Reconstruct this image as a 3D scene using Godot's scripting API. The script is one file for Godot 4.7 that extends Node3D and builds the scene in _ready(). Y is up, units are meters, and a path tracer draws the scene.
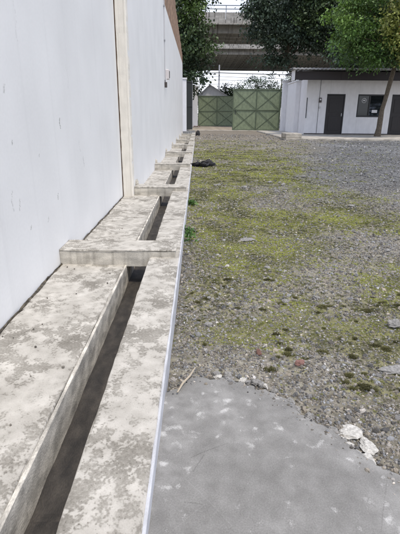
extends Node3D

var rng := RandomNumberGenerator.new()
var M := {}
var names := {}

# ------------------------------------------------------------------ naming
func numbered(n: String) -> String:
	if not names.has(n):
		names[n] = 0
		return n
	names[n] += 1
	return "%s_%03d" % [n, names[n]]

func thing(called: String, label: String, category: String, at := Vector3.ZERO, group := "") -> Node3D:
	var o := Node3D.new()
	o.name = numbered(called)
	add_child(o)
	o.position = at
	o.set_meta("label", label)
	o.set_meta("category", category)
	if group != "":
		o.set_meta("group", group)
	return o

func part(parent: Node, called: String, mesh: Mesh, m: Material, at := Vector3.ZERO, rot := Vector3.ZERO) -> MeshInstance3D:
	var o := MeshInstance3D.new()
	o.name = called
	o.mesh = mesh
	o.material_override = m
	parent.add_child(o, true)
	o.position = at
	o.rotation = rot
	o.cast_shadow = GeometryInstance3D.SHADOW_CASTING_SETTING_ON
	return o

func tag(o: Node, label: String, category: String, group := "") -> void:
	o.set_meta("label", label)
	o.set_meta("category", category)
	if group != "":
		o.set_meta("group", group)

func structure(called: String, mesh: Mesh, m: Material) -> MeshInstance3D:
	var o := part(self, numbered(called), mesh, m)
	o.set_meta("kind", "structure")
	o.set_meta("label", called.replace("_", " "))
	return o

# ------------------------------------------------------------------ mesh building
class MB:
	var V := PackedVector3Array()
	var N := PackedVector3Array()
	var U := PackedVector2Array()
	var C := PackedColorArray()
	var colour := Color(1, 1, 1)
	func tri(a: Vector3, b: Vector3, c: Vector3, out: Vector3, ua := Vector2(), ub := Vector2(), uc := Vector2()) -> void:
		var n := (c - a).cross(b - a)
		if n.length_squared() < 1e-18:
			return
		n = n.normalized()
		if n.dot(out) < 0.0:
			n = -n
			V.append_array([a, c, b])
			U.append_array([ua, uc, ub])
		else:
			V.append_array([a, b, c])
			U.append_array([ua, ub, uc])
		N.append_array([n, n, n])
		C.append_array([colour, colour, colour])
	func quad(a: Vector3, b: Vector3, c: Vector3, d: Vector3, out: Vector3, uvs := []) -> void:
		if uvs.is_empty():
			uvs = [uv(a, out), uv(b, out), uv(c, out), uv(d, out)]
		tri(a, b, c, out, uvs[0], uvs[1], uvs[2])
		tri(a, c, d, out, uvs[0], uvs[2], uvs[3])
	var uvo := Vector3.ZERO
	func uv(p: Vector3, n: Vector3) -> Vector2:
		var q := p + uvo
		var a := n.abs()
		if a.y >= a.x and a.y >= a.z:
			return Vector2(q.x, q.z)
		if a.x >= a.z:
			return Vector2(q.z, q.y)
		return Vector2(q.x, q.y)
	# a box with chamfered edges between lo and hi
	func box(lo: Vector3, hi: Vector3, b := 0.005, xf := Transform3D.IDENTITY) -> void:
		var c := (lo + hi) / 2.0
		var h := (hi - lo) / 2.0
		b = minf(b, minf(h.x, minf(h.y, h.z)) * 0.45)
		var pt := func(s: Vector3, ax: int) -> Vector3:
			var q := Vector3(s.x * (h.x - b), s.y * (h.y - b), s.z * (h.z - b))
			q[ax] = s[ax] * h[ax]
			return xf * (c + q)
		for ax in 3:
			var u := (ax + 1) % 3
			var w := (ax + 2) % 3
			for sg in [-1.0, 1.0]:
				var s := []
				for k in [[-1.0, -1.0], [1.0, -1.0], [1.0, 1.0], [-1.0, 1.0]]:
					var v := Vector3.ZERO
					v[ax] = sg
					v[u] = k[0]
					v[w] = k[1]
					s.append(v)
				var o := Vector3.ZERO
				o[ax] = sg
				quad(pt.call(s[0], ax), pt.call(s[1], ax), pt.call(s[2], ax), pt.call(s[3], ax), xf.basis * o)
				# edges between +-ax and +-u
				for su in [-1.0, 1.0]:
					var e0 := Vector3.ZERO
					e0[ax] = sg
					e0[u] = su
					e0[w] = -1.0
					var e1 := e0
					e1[w] = 1.0
					var oo := Vector3.ZERO
					oo[ax] = sg
					oo[u] = su
					quad(pt.call(e0, ax), pt.call(e1, ax), pt.call(e1, u), pt.call(e0, u), xf.basis * oo)
		for sx in [-1.0, 1.0]:
			for sy in [-1.0, 1.0]:
				for sz in [-1.0, 1.0]:
					var s := Vector3(sx, sy, sz)
					var o: Vector3 = xf.basis * s
					var p0: Vector3 = pt.call(s, 0)
					var p1: Vector3 = pt.call(s, 1)
					var p2: Vector3 = pt.call(s, 2)
					tri(p0, p1, p2, o, uv(p0, o), uv(p1, o), uv(p2, o))
	func bar(a: Vector3, b: Vector3, w: float, t: float, up := Vector3(0, 0, 1), bev := 0.003) -> void:
		var d := b - a
		var x := d.normalized()
		var z := (up - x * up.dot(x)).normalized()
		var y := z.cross(x)
		box(Vector3(-d.length() / 2.0, -w / 2.0, -t / 2.0), Vector3(d.length() / 2.0, w / 2.0, t / 2.0), bev, Transform3D(Basis(x, y, z), (a + b) / 2.0))
	func tube(pts: PackedVector3Array, rad: PackedFloat32Array, sides := 7, wob := 0.0, nz: FastNoiseLite = null) -> void:
		var rings := []
		for i in pts.size():
			var d := (pts[mini(i + 1, pts.size() - 1)] - pts[maxi(i - 1, 0)]).normalized()
			var ref := Vector3(1, 0, 0) if absf(d.x) < 0.8 else Vector3(0, 0, 1)
			var e1 := d.cross(ref).normalized()
			var e2 := d.cross(e1)
			var ring := []
			for k in sides:
				var a := TAU * k / sides
				var r := rad[i]
				var off := e1 * cos(a) + e2 * sin(a)
				if nz:
					r *= 1.0 + wob * nz.get_noise_3dv((pts[i] + off * rad[i]) * 40.0)
				ring.append(pts[i] + off * r)
			rings.append(ring)
		for i in pts.size() - 1:
			for k in sides:
				var k2 := (k + 1) % sides
				var a: Vector3 = rings[i][k]
				var b: Vector3 = rings[i][k2]
				var c: Vector3 = rings[i + 1][k2]
				var d: Vector3 = rings[i + 1][k]
				var m := (a + b) / 2.0 - pts[i]
				var u0 := rad[0] * TAU * k / sides
				var u1 := rad[0] * TAU * (k + 1) / sides
				quad(a, b, c, d, m, [Vector2(u0, pts[i].y), Vector2(u1, pts[i].y), Vector2(u1, pts[i + 1].y), Vector2(u0, pts[i + 1].y)])
		for e in [0, pts.size() - 1]:
			var d: Vector3 = pts[e] - pts[1 if e == 0 else e - 1]
			for k in sides:
				tri(pts[e], rings[e][k], rings[e][(k + 1) % sides], d)
	# a cross-section (x, y) drawn along -z from s0 to s1, its edges a little uneven
	func sweep(prof: PackedVector2Array, s0: float, s1: float, step: float, jit: float, nz: FastNoiseLite, along_x := false, caps := true) -> void:
		var n := maxi(1, int(ceil((s1 - s0) / step)))
		var cen := Vector2.ZERO
		for p in prof:
			cen += p / prof.size()
		var rings := []
		var us := [0.0]
		for i in prof.size():
			us.append(us[-1] + prof[i].distance_to(prof[(i + 1) % prof.size()]))
		for k in n + 1:
			var s := lerpf(s0, s1, float(k) / n)
			var ring := []
			for i in prof.size():
				var p := prof[i]
				if nz and jit > 0.0:
					p += Vector2(nz.get_noise_3d(s * 60.0, i * 9.0, 3.0), nz.get_noise_3d(s * 60.0, i * 9.0, 77.0)) * jit
				ring.append(Vector3(s, p.y, -p.x) if along_x else Vector3(p.x, p.y, -s))
			rings.append(ring)
		for k in n:
			var va := lerpf(s0, s1, float(k) / n)
			var vb := lerpf(s0, s1, float(k + 1) / n)
			for i in prof.size():
				var j := (i + 1) % prof.size()
				var mid := (prof[i] + prof[j]) / 2.0
				var e := prof[j] - prof[i]
				var o2 := Vector2(e.y, -e.x)
				if o2.dot(mid - cen) < 0.0:
					o2 = -o2
				var o := Vector3(0, o2.y, -o2.x) if along_x else Vector3(o2.x, o2.y, 0)
				var f := Vector2(uvo.x, uvo.z)
				var uvs := [Vector2(us[i], va), Vector2(us[i + 1], va), Vector2(us[i + 1], vb), Vector2(us[i], vb)]
				for e4 in 4:
					uvs[e4] = (Vector2(uvs[e4].y, uvs[e4].x) if along_x else uvs[e4]) + f
				quad(rings[k][i], rings[k][j], rings[k + 1][j], rings[k + 1][i], o, uvs)
		if caps:
			for e in [0, n]:
				var o := (Vector3(1, 0, 0) if along_x else Vector3(0, 0, -1)) * (-1.0 if e == 0 else 1.0)
				for i in range(1, prof.size() - 1):
					tri(rings[e][0], rings[e][i], rings[e][i + 1], o, prof[0] + Vector2(uvo.x, uvo.z), prof[i] + Vector2(uvo.x, uvo.z), prof[i + 1] + Vector2(uvo.x, uvo.z))
	func mesh() -> ArrayMesh:
		var arr := []
		arr.resize(Mesh.ARRAY_MAX)
		arr[Mesh.ARRAY_VERTEX] = V
		arr[Mesh.ARRAY_NORMAL] = N
		arr[Mesh.ARRAY_TEX_UV] = U
		arr[Mesh.ARRAY_COLOR] = C
		var am := ArrayMesh.new()
		am.add_surface_from_arrays(Mesh.PRIMITIVE_TRIANGLES, arr)
		return am

func boxm(lo: Vector3, hi: Vector3, b := 0.005, uvo := Vector3.ZERO) -> ArrayMesh:
	var mb := MB.new()
	mb.uvo = uvo
	mb.box(lo, hi, b)
	return mb.mesh()

func rounded(x0: float, x1: float, y0: float, y1: float, r: float) -> PackedVector2Array:
	var p := PackedVector2Array()
	p.append(Vector2(x0, y0))
	p.append(Vector2(x1, y0))
	for k in 4:
		var a := PI / 2.0 * k / 3.0
		p.append(Vector2(x1 - r + r * cos(a), y1 - r + r * sin(a)))
	for k in 4:
		var a := PI / 2.0 + PI / 2.0 * k / 3.0
		p.append(Vector2(x0 + r + r * cos(a), y1 - r + r * sin(a)))
	return p

# an uneven stone: a squashed, dented sphere with flat facets
func stone(r: Vector3, sd: int, rough := 0.35, det := 1) -> ArrayMesh:
	var nz := FastNoiseLite.new()
	nz.seed = sd
	nz.frequency = 0.8
	var mb := MB.new()
	var rows := 4 + det * 2
	var cols := 6 + det * 3
	var p := func(i: int, j: int) -> Vector3:
		var th := PI * i / rows
		var ph := TAU * (j % cols) / cols + 0.4 * i
		var d := Vector3(sin(th) * cos(ph), cos(th), sin(th) * sin(ph))
		var k := 1.0 + rough * (nz.get_noise_3dv(d * 1.6) + 0.5 * nz.get_noise_3dv(d * 4.0 + Vector3(9, 9, 9)) + (0.22 * nz.get_noise_3dv(d * 11.0) if det > 1 else 0.0))
		return d * k * r
	for i in rows:
		for j in cols:
			var a: Vector3 = p.call(i, j)
			var b: Vector3 = p.call(i, j + 1)
			var c: Vector3 = p.call(i + 1, j + 1)
			var d: Vector3 = p.call(i + 1, j)
			mb.quad(a, b, c, d, (a + c) / 2.0)
	if det < 2:
		return mb.mesh()
	# finely dented pieces: shade across the facets
	var nm := {}
	for i in mb.V.size():
		var key := (mb.V[i] * 5000.0).round()
		nm[key] = nm.get(key, Vector3.ZERO) + mb.N[i]
	for i in mb.V.size():
		mb.N[i] = (nm[(mb.V[i] * 5000.0).round()].normalized() * 0.6 + mb.N[i] * 0.4).normalized()
	return mb.mesh()

# ------------------------------------------------------------------ materials
func srgb(r: float, g: float, b: float) -> Color:
	return Color(r / 255.0, g / 255.0, b / 255.0)

func flat(c: Color, rough := 0.8, metal := 0.0) -> StandardMaterial3D:
	var m := StandardMaterial3D.new()
	m.albedo_color = c
	m.roughness = rough
	m.metallic = metal
	return m

func noise_img(sd: int, w: int, h: int, wave: float, oct := 4, kind := FastNoiseLite.TYPE_SIMPLEX_SMOOTH) -> PackedByteArray:
	var n := FastNoiseLite.new()
	n.seed = sd
	n.noise_type = kind
	n.frequency = 1.0 / wave
	n.fractal_octaves = oct
	var im := n.get_image(w, h, false, false, true)
	im.convert(Image.FORMAT_L8)
	return im.get_data()

func streak_img(sd: int, w: int, h: int, wave: float, rows: int) -> PackedByteArray:
	var n := FastNoiseLite.new()
	n.seed = sd
	n.frequency = 1.0 / wave
	n.fractal_octaves = 4
	var im := n.get_image(w, rows, false, false, true)
	im.convert(Image.FORMAT_L8)
	im.resize(w, h, Image.INTERPOLATE_CUBIC)
	return im.get_data()

func tex(w: int, h: int, data: PackedByteArray, f := Image.FORMAT_RGB8) -> ImageTexture:
	var im := Image.create_from_data(w, h, false, f, data)
	im.generate_mipmaps()
	return ImageTexture.create_from_image(im)

func put(d: PackedByteArray, i: int, r: float, g: float, b: float) -> void:
	d[i] = clampi(int(r), 0, 255)
	d[i + 1] = clampi(int(g), 0, 255)
	d[i + 2] = clampi(int(b), 0, 255)

# flaking off-white paint over grey concrete: 1.2 m x 4 m
func paint_material(sd: int, cover: float) -> StandardMaterial3D:
	var w := 600
	var h := 2000
	var big := noise_img(sd, w, h, 190.0, 3)
	var mid := noise_img(sd + 1, w, h, 42.0, 4)
	var fin := noise_img(sd + 2, w, h, 9.0, 3)
	var tone := noise_img(sd + 3, w, h, 120.0, 4)
	var spk := noise_img(sd + 4, w, h, 3.2, 2)
	var col := PackedByteArray()
	col.resize(w * h * 3)
	var hei := PackedByteArray()
	hei.resize(w * h)
	for i in w * h:
		var b := big[i] / 255.0
		var m := mid[i] / 255.0
		var f := fin[i] / 255.0
		var t := tone[i] / 255.0 - 0.5
		var s := spk[i] / 255.0 - 0.5
		var p := (b - 0.5) * 0.85 + (m - 0.5) * 0.95 + (f - 0.5) * 0.62 + cover
		var chip := 1.0 if (f > 0.78 and m < 0.55) else 0.0
		var k := smoothstep(-0.09, 0.12, p) * (1.0 - 0.8 * chip)
		k = clampf(k * (0.86 + 0.28 * f) + 0.10 * (m - 0.3), 0.0, 1.0)
		var vp := 178.0 + t * 34.0 + s * 16.0 + (m - 0.5) * 26.0
		var vc := 149.0 + t * 44.0 + s * 30.0 + (f - 0.5) * 30.0 + (b - 0.5) * 26.0
		var v := lerpf(vc, vp, k)
		# old spatter and pin holes
		if s < -0.33 and f < 0.42:
			v -= 46.0
		put(col, i * 3, v + 4.0, v - 0.5, v - 10.0)
		hei[i] = clampi(90 + int(s * 50.0 * (1.3 - k)) + int((f - 0.5) * 50.0) + int(k * 70.0), 0, 255)
	var mt := StandardMaterial3D.new()
	mt.albedo_texture = tex(w, h, col)
	mt.roughness = 0.9
	mt.heightmap_enabled = true
	mt.heightmap_texture = tex(w, h, hei, Image.FORMAT_L8)
	mt.heightmap_scale = 0.22
	mt.uv1_scale = Vector3(1.0 / 1.2, 1.0 / 4.0, 1)
	return mt

# bare cement with run marks down its height (u along, v height in metres)
func cement_material(sd: int, base: Color, amount: float, size: Vector2, streaks: float, rough := 0.9) -> StandardMaterial3D:
	var w := 288
	var h := 288
	var mid := noise_img(sd, w, h, 50.0, 5)
	var fin := noise_img(sd + 1, w, h, 3.5, 3)
	var str := streak_img(sd + 2, w, h, 15.0, 5)
	var col := PackedByteArray()
	col.resize(w * h * 3)
	var hei := PackedByteArray()
	hei.resize(w * h)
	for i in w * h:
		var k := 1.0 + amount * ((mid[i] / 255.0 - 0.5) * 1.2 + (fin[i] / 255.0 - 0.5) * 0.7)
		var s := clampf((str[i] / 255.0 - 0.58) * 3.0, 0.0, 1.0) * streaks
		k *= 1.0 - s
		put(col, i * 3, base.r * 255.0 * k, base.g * 255.0 * k * (1.0 - 0.03 * s), base.b * 255.0 * k * (1.0 - 0.08 * s))
		hei[i] = clampi(int(fin[i] * 0.6 + mid[i] * 0.4), 0, 255)
	var mt := StandardMaterial3D.new()
	mt.albedo_texture = tex(w, h, col)
	mt.roughness = rough
	mt.heightmap_enabled = true
	mt.heightmap_texture = tex(w, h, hei, Image.FORMAT_L8)
	mt.heightmap_scale = 0.2
	mt.uv1_scale = Vector3(1.0 / size.x, 1.0 / size.y, 1)
	return mt

# white wall paint with faint run marks and a few scuffs; u = distance along, v = height
func wall_material(sd: int, marks: Array) -> StandardMaterial3D:
	var w := 1100
	var h := 640
	var str := streak_img(sd, w, h, 18.0, 7)
	var str2 := streak_img(sd + 5, w, h, 90.0, 5)
	var mid := noise_img(sd + 1, w, h, 160.0, 5)
	var fin := noise_img(sd + 2, w, h, 4.0, 3)
	var col := PackedByteArray()
	col.resize(w * h * 3)
	for i in w * h:
		var v := 232.0 + (mid[i] - 127.0) * 0.04 + (fin[i] - 127.0) * 0.02 - clampf(str[i] - 165.0, 0.0, 90.0) * 0.05 - clampf(str2[i] - 160.0, 0.0, 100.0) * 0.025
		put(col, i * 3, v, v, v - 2)
	var r := RandomNumberGenerator.new()
	r.seed = sd
	for mk in marks:      # [distance, height, length, width, darkness]
		var px := int(mk[0] / 7.7 * w)
		var py := int((1.0 - mk[1] / 4.48) * h)
		var ln := int(mk[2] / 4.48 * h)
		for j in ln:
			var off := int(3.0 * sin(j * 0.23 + mk[0]) + r.randf() * 1.5)
			for q in maxi(1, int(mk[3])):
				if r.randf() < 0.72:
					var x := clampi(px + off + q, 0, w - 1)
					var y := clampi(py + j, 0, h - 1)
					var i := (y * w + x) * 3
					var dk: float = mk[4] * r.randf_range(0.5, 1.0)
					put(col, i, col[i] * (1.0 - dk), col[i + 1] * (1.0 - dk), col[i + 2] * (1.0 - dk * 1.05))
	var mt := StandardMaterial3D.new()
	mt.albedo_texture = tex(w, h, col)
	mt.roughness = 0.72
	mt.heightmap_enabled = true
	mt.heightmap_texture = tex(w, h, mid, Image.FORMAT_L8)
	mt.heightmap_scale = 0.25
	return mt

# ------------------------------------------------------------------ the yard
const GX0 := -0.2
const GX1 := 15.8
const GZ := 32.0
const MW := 256
const MH := 512
var moss := PackedByteArray()
var lump := FastNoiseLite.new()

func ground_level(x: float, s: float) -> float:     # s = distance ahead
	var y := 0.1 * smoothstep(4.0, 11.0, s) + 0.07 * smoothstep(11.0, 24.0, s)
	if s < 31.0 and s > 0.5 and x > -0.15 and x < 20.0:
		var k := smoothstep(31.0, 24.0, s)
		y += k * (0.016 * lump.get_noise_2d(x * 60.0, s * 60.0) + 0.03 * lump.get_noise_2d(x * 9.0 + 50.0, s * 9.0))
	return y

func moss_at(x: float, s: float) -> float:
	var u := (x - GX0) / (GX1 - GX0)
	var v := s / GZ
	if u < 0.0 or u >= 1.0 or v < 0.0 or v >= 1.0:
		return 0.0
	return moss[int(v * MH) * MW + int(u * MW)] / 255.0

func make_moss() -> void:
	var a := noise_img(301, MW, MH, 26.0, 4)
	var b := noise_img(302, MW, MH, 9.0, 3)
	moss.resize(MW * MH)
	# where the photograph shows green: [x, ahead, half width, half depth, strength]
	var blobs := [[0.2, 6.5, 0.8, 2.5, 0.55], [0.5, 12.0, 1.5, 4.5, 0.5], [0.8, 17.0, 2.2, 5.0, 0.5], [3.0, 13.0, 2.0, 2.5, 0.35], [2.5, 20.0, 2.0, 2.5, 0.3], [0.6, 3.2, 0.9, 0.9, 0.3], [0.5, 2.1, 0.6, 0.4, 0.25], [1.2, 5.2, 1.0, 0.5, 0.7], [2.0, 5.0, 0.9, 0.5, 0.75],
		[1.0, 7.5, 1.2, 1.6, 0.5], [0.35, 4.0, 0.4, 0.6, 0.5], [0.8, 3.9, 0.6, 0.6, 0.35], [1.3, 2.8, 0.35, 0.5, 0.4], [0.2, 2.25, 0.2, 0.15, 0.45],
		[0.45, 2.3, 0.2, 0.3, 0.35], [0.8, 2.35, 0.3, 0.25, 0.45], [0.8, 1.75, 0.18, 0.12, 0.5], [2.8, 4.2, 0.9, 0.8, 0.5], [2.0, 3.4, 0.5, 0.5, 0.35],
		[5.4, 8.4, 1.0, 0.6, 0.55], [1.6, 10.0, 1.5, 2.0, 0.35], [0.1, 3.0, 0.15, 0.4, 0.3], [0.9, 1.5, 0.12, 0.1, 0.5], [1.1, 2.05, 0.3, 0.3, 0.5], [1.6, 2.9, 0.6, 0.5, 0.35], [3.0, 6.5, 1.2, 0.9, 0.3]]
	for j in MH:
		var s := GZ * (j + 0.5) / MH
		for i in MW:
			var x := GX0 + (GX1 - GX0) * (i + 0.5) / MW
			var k := -0.62
			for q in blobs:
				var dx: float = (x - q[0]) / q[2]
				var dz: float = (s - q[1]) / q[3]
				k += q[4] * exp(-(dx * dx + dz * dz) * 0.7)
			var n := (a[j * MW + i] - 127.0) / 255.0 * 1.15 + (b[j * MW + i] - 127.0) / 255.0 * 0.55
			moss[j * MW + i] = clampi(int((k + n + 0.29) * 300.0), 0, 255)

func ground_material() -> StandardMaterial3D:
	var w := 768
	var h := 1536
	var mim := Image.create_from_data(MW, MH, false, Image.FORMAT_L8, moss)
	mim.resize(w, h, Image.INTERPOLATE_CUBIC)
	var ms := mim.get_data()
	var fin := noise_img(310, w, h, 2.3, 2)
	var fin2 := noise_img(311, w, h, 6.0, 4)
	var pat := noise_img(312, w, h, 120.0, 5)
	var wet := noise_img(313, w, h, 230.0, 4)
	var col := PackedByteArray()
	col.resize(w * h * 3)
	var hei := PackedByteArray()
	hei.resize(w * h)
	for j in h:
		var s := GZ * (j + 0.5) / h
		for i in w:
			var x := GX0 + (GX1 - GX0) * (i + 0.5) / w
			var id := j * w + i
			var f := fin[id] / 255.0 - 0.5
			var g := fin2[id] / 255.0 - 0.5
			var p := pat[id] / 255.0 - 0.5
			var v := 114.0 + f * 84.0 + g * 54.0 + p * 36.0
			# the bluish crushed stone of the open side of the yard
			var open := clampf((x - 0.28 * s + 0.9) * 0.5 + p * 1.6 + 0.2, 0.0, 1.0) * clampf((s - 5.5) / 3.0, 0.0, 1.0)
			var damp := clampf(((wet[id] / 255.0) - 0.5) * 4.0 + 0.1, 0.0, 1.0) * open
			v *= (1.0 - 0.16 * damp) * (1.0 - 0.04 * open)
			var r := v + 7.0 - 8.0 * open
			var gg := v + 2.0 - 3.0 * open
			var b := v - 12.0 + 9.0 * open
			# brown fine soil towards the gate
			var soil := clampf((s - 17.0) / 8.0 + p, 0.0, 1.0) * (1.0 - open)
			r = lerpf(r, 122.0 + f * 50.0 + g * 40.0, soil * 0.7)
			gg = lerpf(gg, 112.0 + f * 50.0 + g * 40.0, soil * 0.7)
			b = lerpf(b, 98.0 + f * 50.0 + g * 40.0, soil * 0.7)
			var m := clampf((ms[id] / 255.0 - 0.36 + g * 1.3 + f * 0.3) * 2.4, 0.0, 1.0) * 0.68
			r = lerpf(r, 106.0 + f * 44.0 + g * 60.0, m)
			gg = lerpf(gg, 104.0 + f * 44.0 + g * 56.0, m)
			b = lerpf(b, 64.0 + f * 30.0 + g * 34.0, m)
			put(col, id * 3, r, gg, b)
			hei[id] = clampi(127 + int(f * 120.0 + g * 110.0), 0, 255)
	var mt := StandardMaterial3D.new()
	mt.albedo_texture = tex(w, h, col)
	mt.roughness = 0.95
	mt.heightmap_enabled = true
	mt.heightmap_texture = tex(w, h, hei, Image.FORMAT_L8)
	mt.heightmap_scale = 1.6
	return mt

func ground_mesh() -> ArrayMesh:
	var xs := [-400.0, -120.0, -40.0, -12.0, -4.0, -1.6, -0.17, -0.145]
	var x := -0.145
	while x < 4.0:
		x += 0.06
		xs.append(x)
	while x < 20.0:
		x += 0.3
		xs.append(x)
	for q in [24.0, 32.0, 50.0, 90.0, 180.0, 400.0]:
		xs.append(q)
	var zs := [-60.0, -20.0, -6.0, -2.0, 0.5]
	var z := 0.5
	while z < 7.0:
		z += 0.06
		zs.append(z)
	while z < 31.0:
		z += 0.25
		zs.append(z)
	for q in [33.0, 36.0, 40.0, 46.0, 56.0, 75.0, 110.0, 180.0, 320.0, 700.0]:
		zs.append(q)
	var V := PackedVector3Array()
	var U := PackedVector2Array()
	for s in zs:
		for xx in xs:
			var y := ground_level(xx, s)
			if xx < -0.16 and s < 29.6:
				y = -0.4
			V.append(Vector3(xx, y, -s))
			U.append(Vector2((xx - GX0) / (GX1 - GX0), s / GZ))
	var I := PackedInt32Array()
	var n := xs.size()
	for j in zs.size() - 1:
		for i in n - 1:
			var a := j * n + i
			I.append_array([a, a + n, a + 1, a + 1, a + n, a + n + 1])
	var st := SurfaceTool.new()
	var arr := []
	arr.resize(Mesh.ARRAY_MAX)
	arr[Mesh.ARRAY_VERTEX] = V
	arr[Mesh.ARRAY_TEX_UV] = U
	arr[Mesh.ARRAY_INDEX] = I
	var am := ArrayMesh.new()
	am.add_surface_from_arrays(Mesh.PRIMITIVE_TRIANGLES, arr)
	st.create_from(am, 0)
	st.generate_normals()
	return st.commit()

# the edge of the broken concrete, (x, ahead), from the drain round to the right
const PATCH := [[-0.16, 1.60], [-0.10, 1.65], [-0.06, 1.70], [-0.02, 1.765], [0.05, 1.745], [0.10, 1.755], [0.155, 1.725], [0.23, 1.70], [0.31, 1.655], [0.37, 1.58], [0.43, 1.505], [0.475, 1.43], [0.525, 1.37], [0.56, 1.30], [0.60, 1.235], [0.65, 1.165], [0.72, 1.10], [0.86, 1.0], [1.1, 0.8], [1.5, 0.5], [2.2, 0.1], [2.5, -0.2], [2.5, -0.5], [-0.16, -0.5]]

func patch_poly() -> PackedVector2Array:
	var nz := FastNoiseLite.new()
	nz.seed = 8
	var p := PackedVector2Array()
	for i in PATCH.size():
		var a := Vector2(PATCH[i][0], PATCH[i][1])
		var j: int = (i + 1) % PATCH.size()
		var b := Vector2(PATCH[j][0], PATCH[j][1])
		var n := 6 if i < 19 else 1
		for k in n:
			var q := a.lerp(b, float(k) / n)
			if i < 19 and (i > 0 or k > 0):
				q += Vector2(nz.get_noise_2d(q.x * 900.0, q.y * 900.0), nz.get_noise_2d(q.x * 900.0, q.y * 900.0 + 400.0)) * 0.034
				q += Vector2(nz.get_noise_2d(q.x * 3500.0, q.y * 3500.0), nz.get_noise_2d(q.x * 3500.0, q.y * 3500.0 + 400.0)) * 0.016
				q.x = maxf(q.x, -0.16)
			p.append(q)
	return p

func patch_level(s: float) -> float:
	return 0.092 - 0.04 * (s - 0.85)

func patch_mesh(poly: PackedVector2Array) -> ArrayMesh:
	var mb := MB.new()
	var inner := PackedVector2Array()
	for q in Geometry2D.offset_polygon(poly, -0.007)[0]:
		inner.append(q)
	var id := Geometry2D.triangulate_polygon(inner)
	for k in range(0, id.size(), 3):
		var p := []
		var u := []
		for e in 3:
			var q := inner[id[k + e]]
			p.append(Vector3(q.x, patch_level(q.y), -q.y))
			u.append(Vector2(q.x / 2.2 + 0.1, q.y / 2.2))
		mb.tri(p[0], p[1], p[2], Vector3.UP, u[0], u[1], u[2])
	# broken rim down to the gravel
	var c := Vector2(1.0, -0.5)
	for i in poly.size():
		var a := poly[i]
		var b := poly[(i + 1) % poly.size()]
		var ia := nearest(inner, a)
		var ib := nearest(inner, b)
		var o2 := Vector2(b.y - a.y, -(b.x - a.x))
		if o2.dot((a + b) / 2.0 - c) < 0.0:
			o2 = -o2
		var o := Vector3(o2.x, 0.3 * o2.length(), -o2.y)
		var pa := Vector3(a.x, patch_level(a.y) - 0.011, -a.y)
		var pb := Vector3(b.x, patch_level(b.y) - 0.011, -b.y)
		var ta := Vector3(ia.x, patch_level(ia.y), -ia.y)
		var tb := Vector3(ib.x, patch_level(ib.y), -ib.y)
		mb.quad(ta, tb, pb, pa, o + Vector3(0, o2.length(), 0), [ia / 2.2, ib / 2.2, b / 2.2, a / 2.2])
		var oo := o2.normalized() * 0.012
		mb.quad(pa, pb, Vector3(b.x + oo.x, -0.12, -b.y - oo.y), Vector3(a.x + oo.x, -0.12, -a.y - oo.y), o, [a / 2.2, b / 2.2, b / 2.2 + Vector2(0, 0.08), a / 2.2 + Vector2(0, 0.08)])
	return mb.mesh()

func nearest(p: PackedVector2Array, q: Vector2) -> Vector2:
	var best := p[0]
	for v in p:
		if v.distance_squared_to(q) < best.distance_squared_to(q):
			best = v
	return best

func patch_material() -> StandardMaterial3D:
	var w := 1024
	var big := noise_img(401, w, w, 220.0, 4)
	var mid := noise_img(402, w, w, 46.0, 4)
	var fin := noise_img(403, w, w, 2.6, 3)
	var sp := noise_img(404, w, w, 38.0, 3)
	var col := PackedByteArray()
	col.resize(w * w * 3)
	var hei := PackedByteArray()
	hei.resize(w * w)
	for i in w * w:
		var b := big[i] / 255.0 - 0.5
		var m := mid[i] / 255.0 - 0.5
		var f := fin[i] / 255.0 - 0.5
		var v := 130.0 + b * 20.0 + m * 20.0 + f * 34.0
		var lime := clampf((sp[i] / 255.0 + b * 0.45 + m * 0.15 + f * 0.25 - 0.75) * 4.0, 0.0, 1.0)
		var dust := clampf((b * 0.9 + m * 0.7 - 0.09) * 3.0, 0.0, 1.0) * 0.5
		v = lerpf(v, 150.0 + f * 20.0, dust)
		v = lerpf(v, 198.0 + f * 20.0, lime * 0.8)
		var dk := clampf((0.34 - sp[i] / 255.0 - m * 0.4 + f * 0.25) * 5.0, 0.0, 1.0)
		v = lerpf(v, 112.0 + f * 40.0, dk * 0.3)
		put(col, i * 3, v + 2, v + 0.3, v - 4)
		hei[i] = clampi(127 + int(m * 60.0 + f * 70.0), 0, 255)
	# trowel and scrape lines
	var r := RandomNumberGenerator.new()
	r.seed = 77
	for k in 90:
		var x := r.randf() * w
		var y := r.randf() * w
		var a := r.randf_range(0.3, 1.3) if k % 3 else r.randf_range(2.0, 3.0)
		var ln := r.randi_range(20, 130)
		var dv := r.randf_range(-26.0, 16.0)
		for q in ln:
			x += cos(a)
			y += sin(a)
			a += r.randf_range(-0.02, 0.02)
			if x < 0 or y < 0 or x >= w or y >= w:
				break
			var i := (int(y) * w + int(x)) * 3
			put(col, i, col[i] + dv, col[i + 1] + dv, col[i + 2] + dv)
	var mt := StandardMaterial3D.new()
	mt.albedo_texture = tex(w, w, col)
	mt.roughness = 0.85
	mt.heightmap_enabled = true
	mt.heightmap_texture = tex(w, w, hei, Image.FORMAT_L8)
	mt.heightmap_scale = 0.09
	return mt

func scatter(parent: Node, called: String, mesh: Mesh, m: Material, xf: Array, cols: Array) -> void:
	var mm := MultiMesh.new()
	mm.transform_format = MultiMesh.TRANSFORM_3D
	mm.use_colors = true
	mm.mesh = mesh
	mm.instance_count = xf.size()
	for i in xf.size():
		mm.set_instance_transform(i, xf[i])
		mm.set_instance_color(i, cols[i])
	var o := MultiMeshInstance3D.new()
	o.name = called
	o.multimesh = mm
	o.material_override = m
	o.set_meta("kind", "stuff")
	parent.add_child(o, true)

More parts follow.
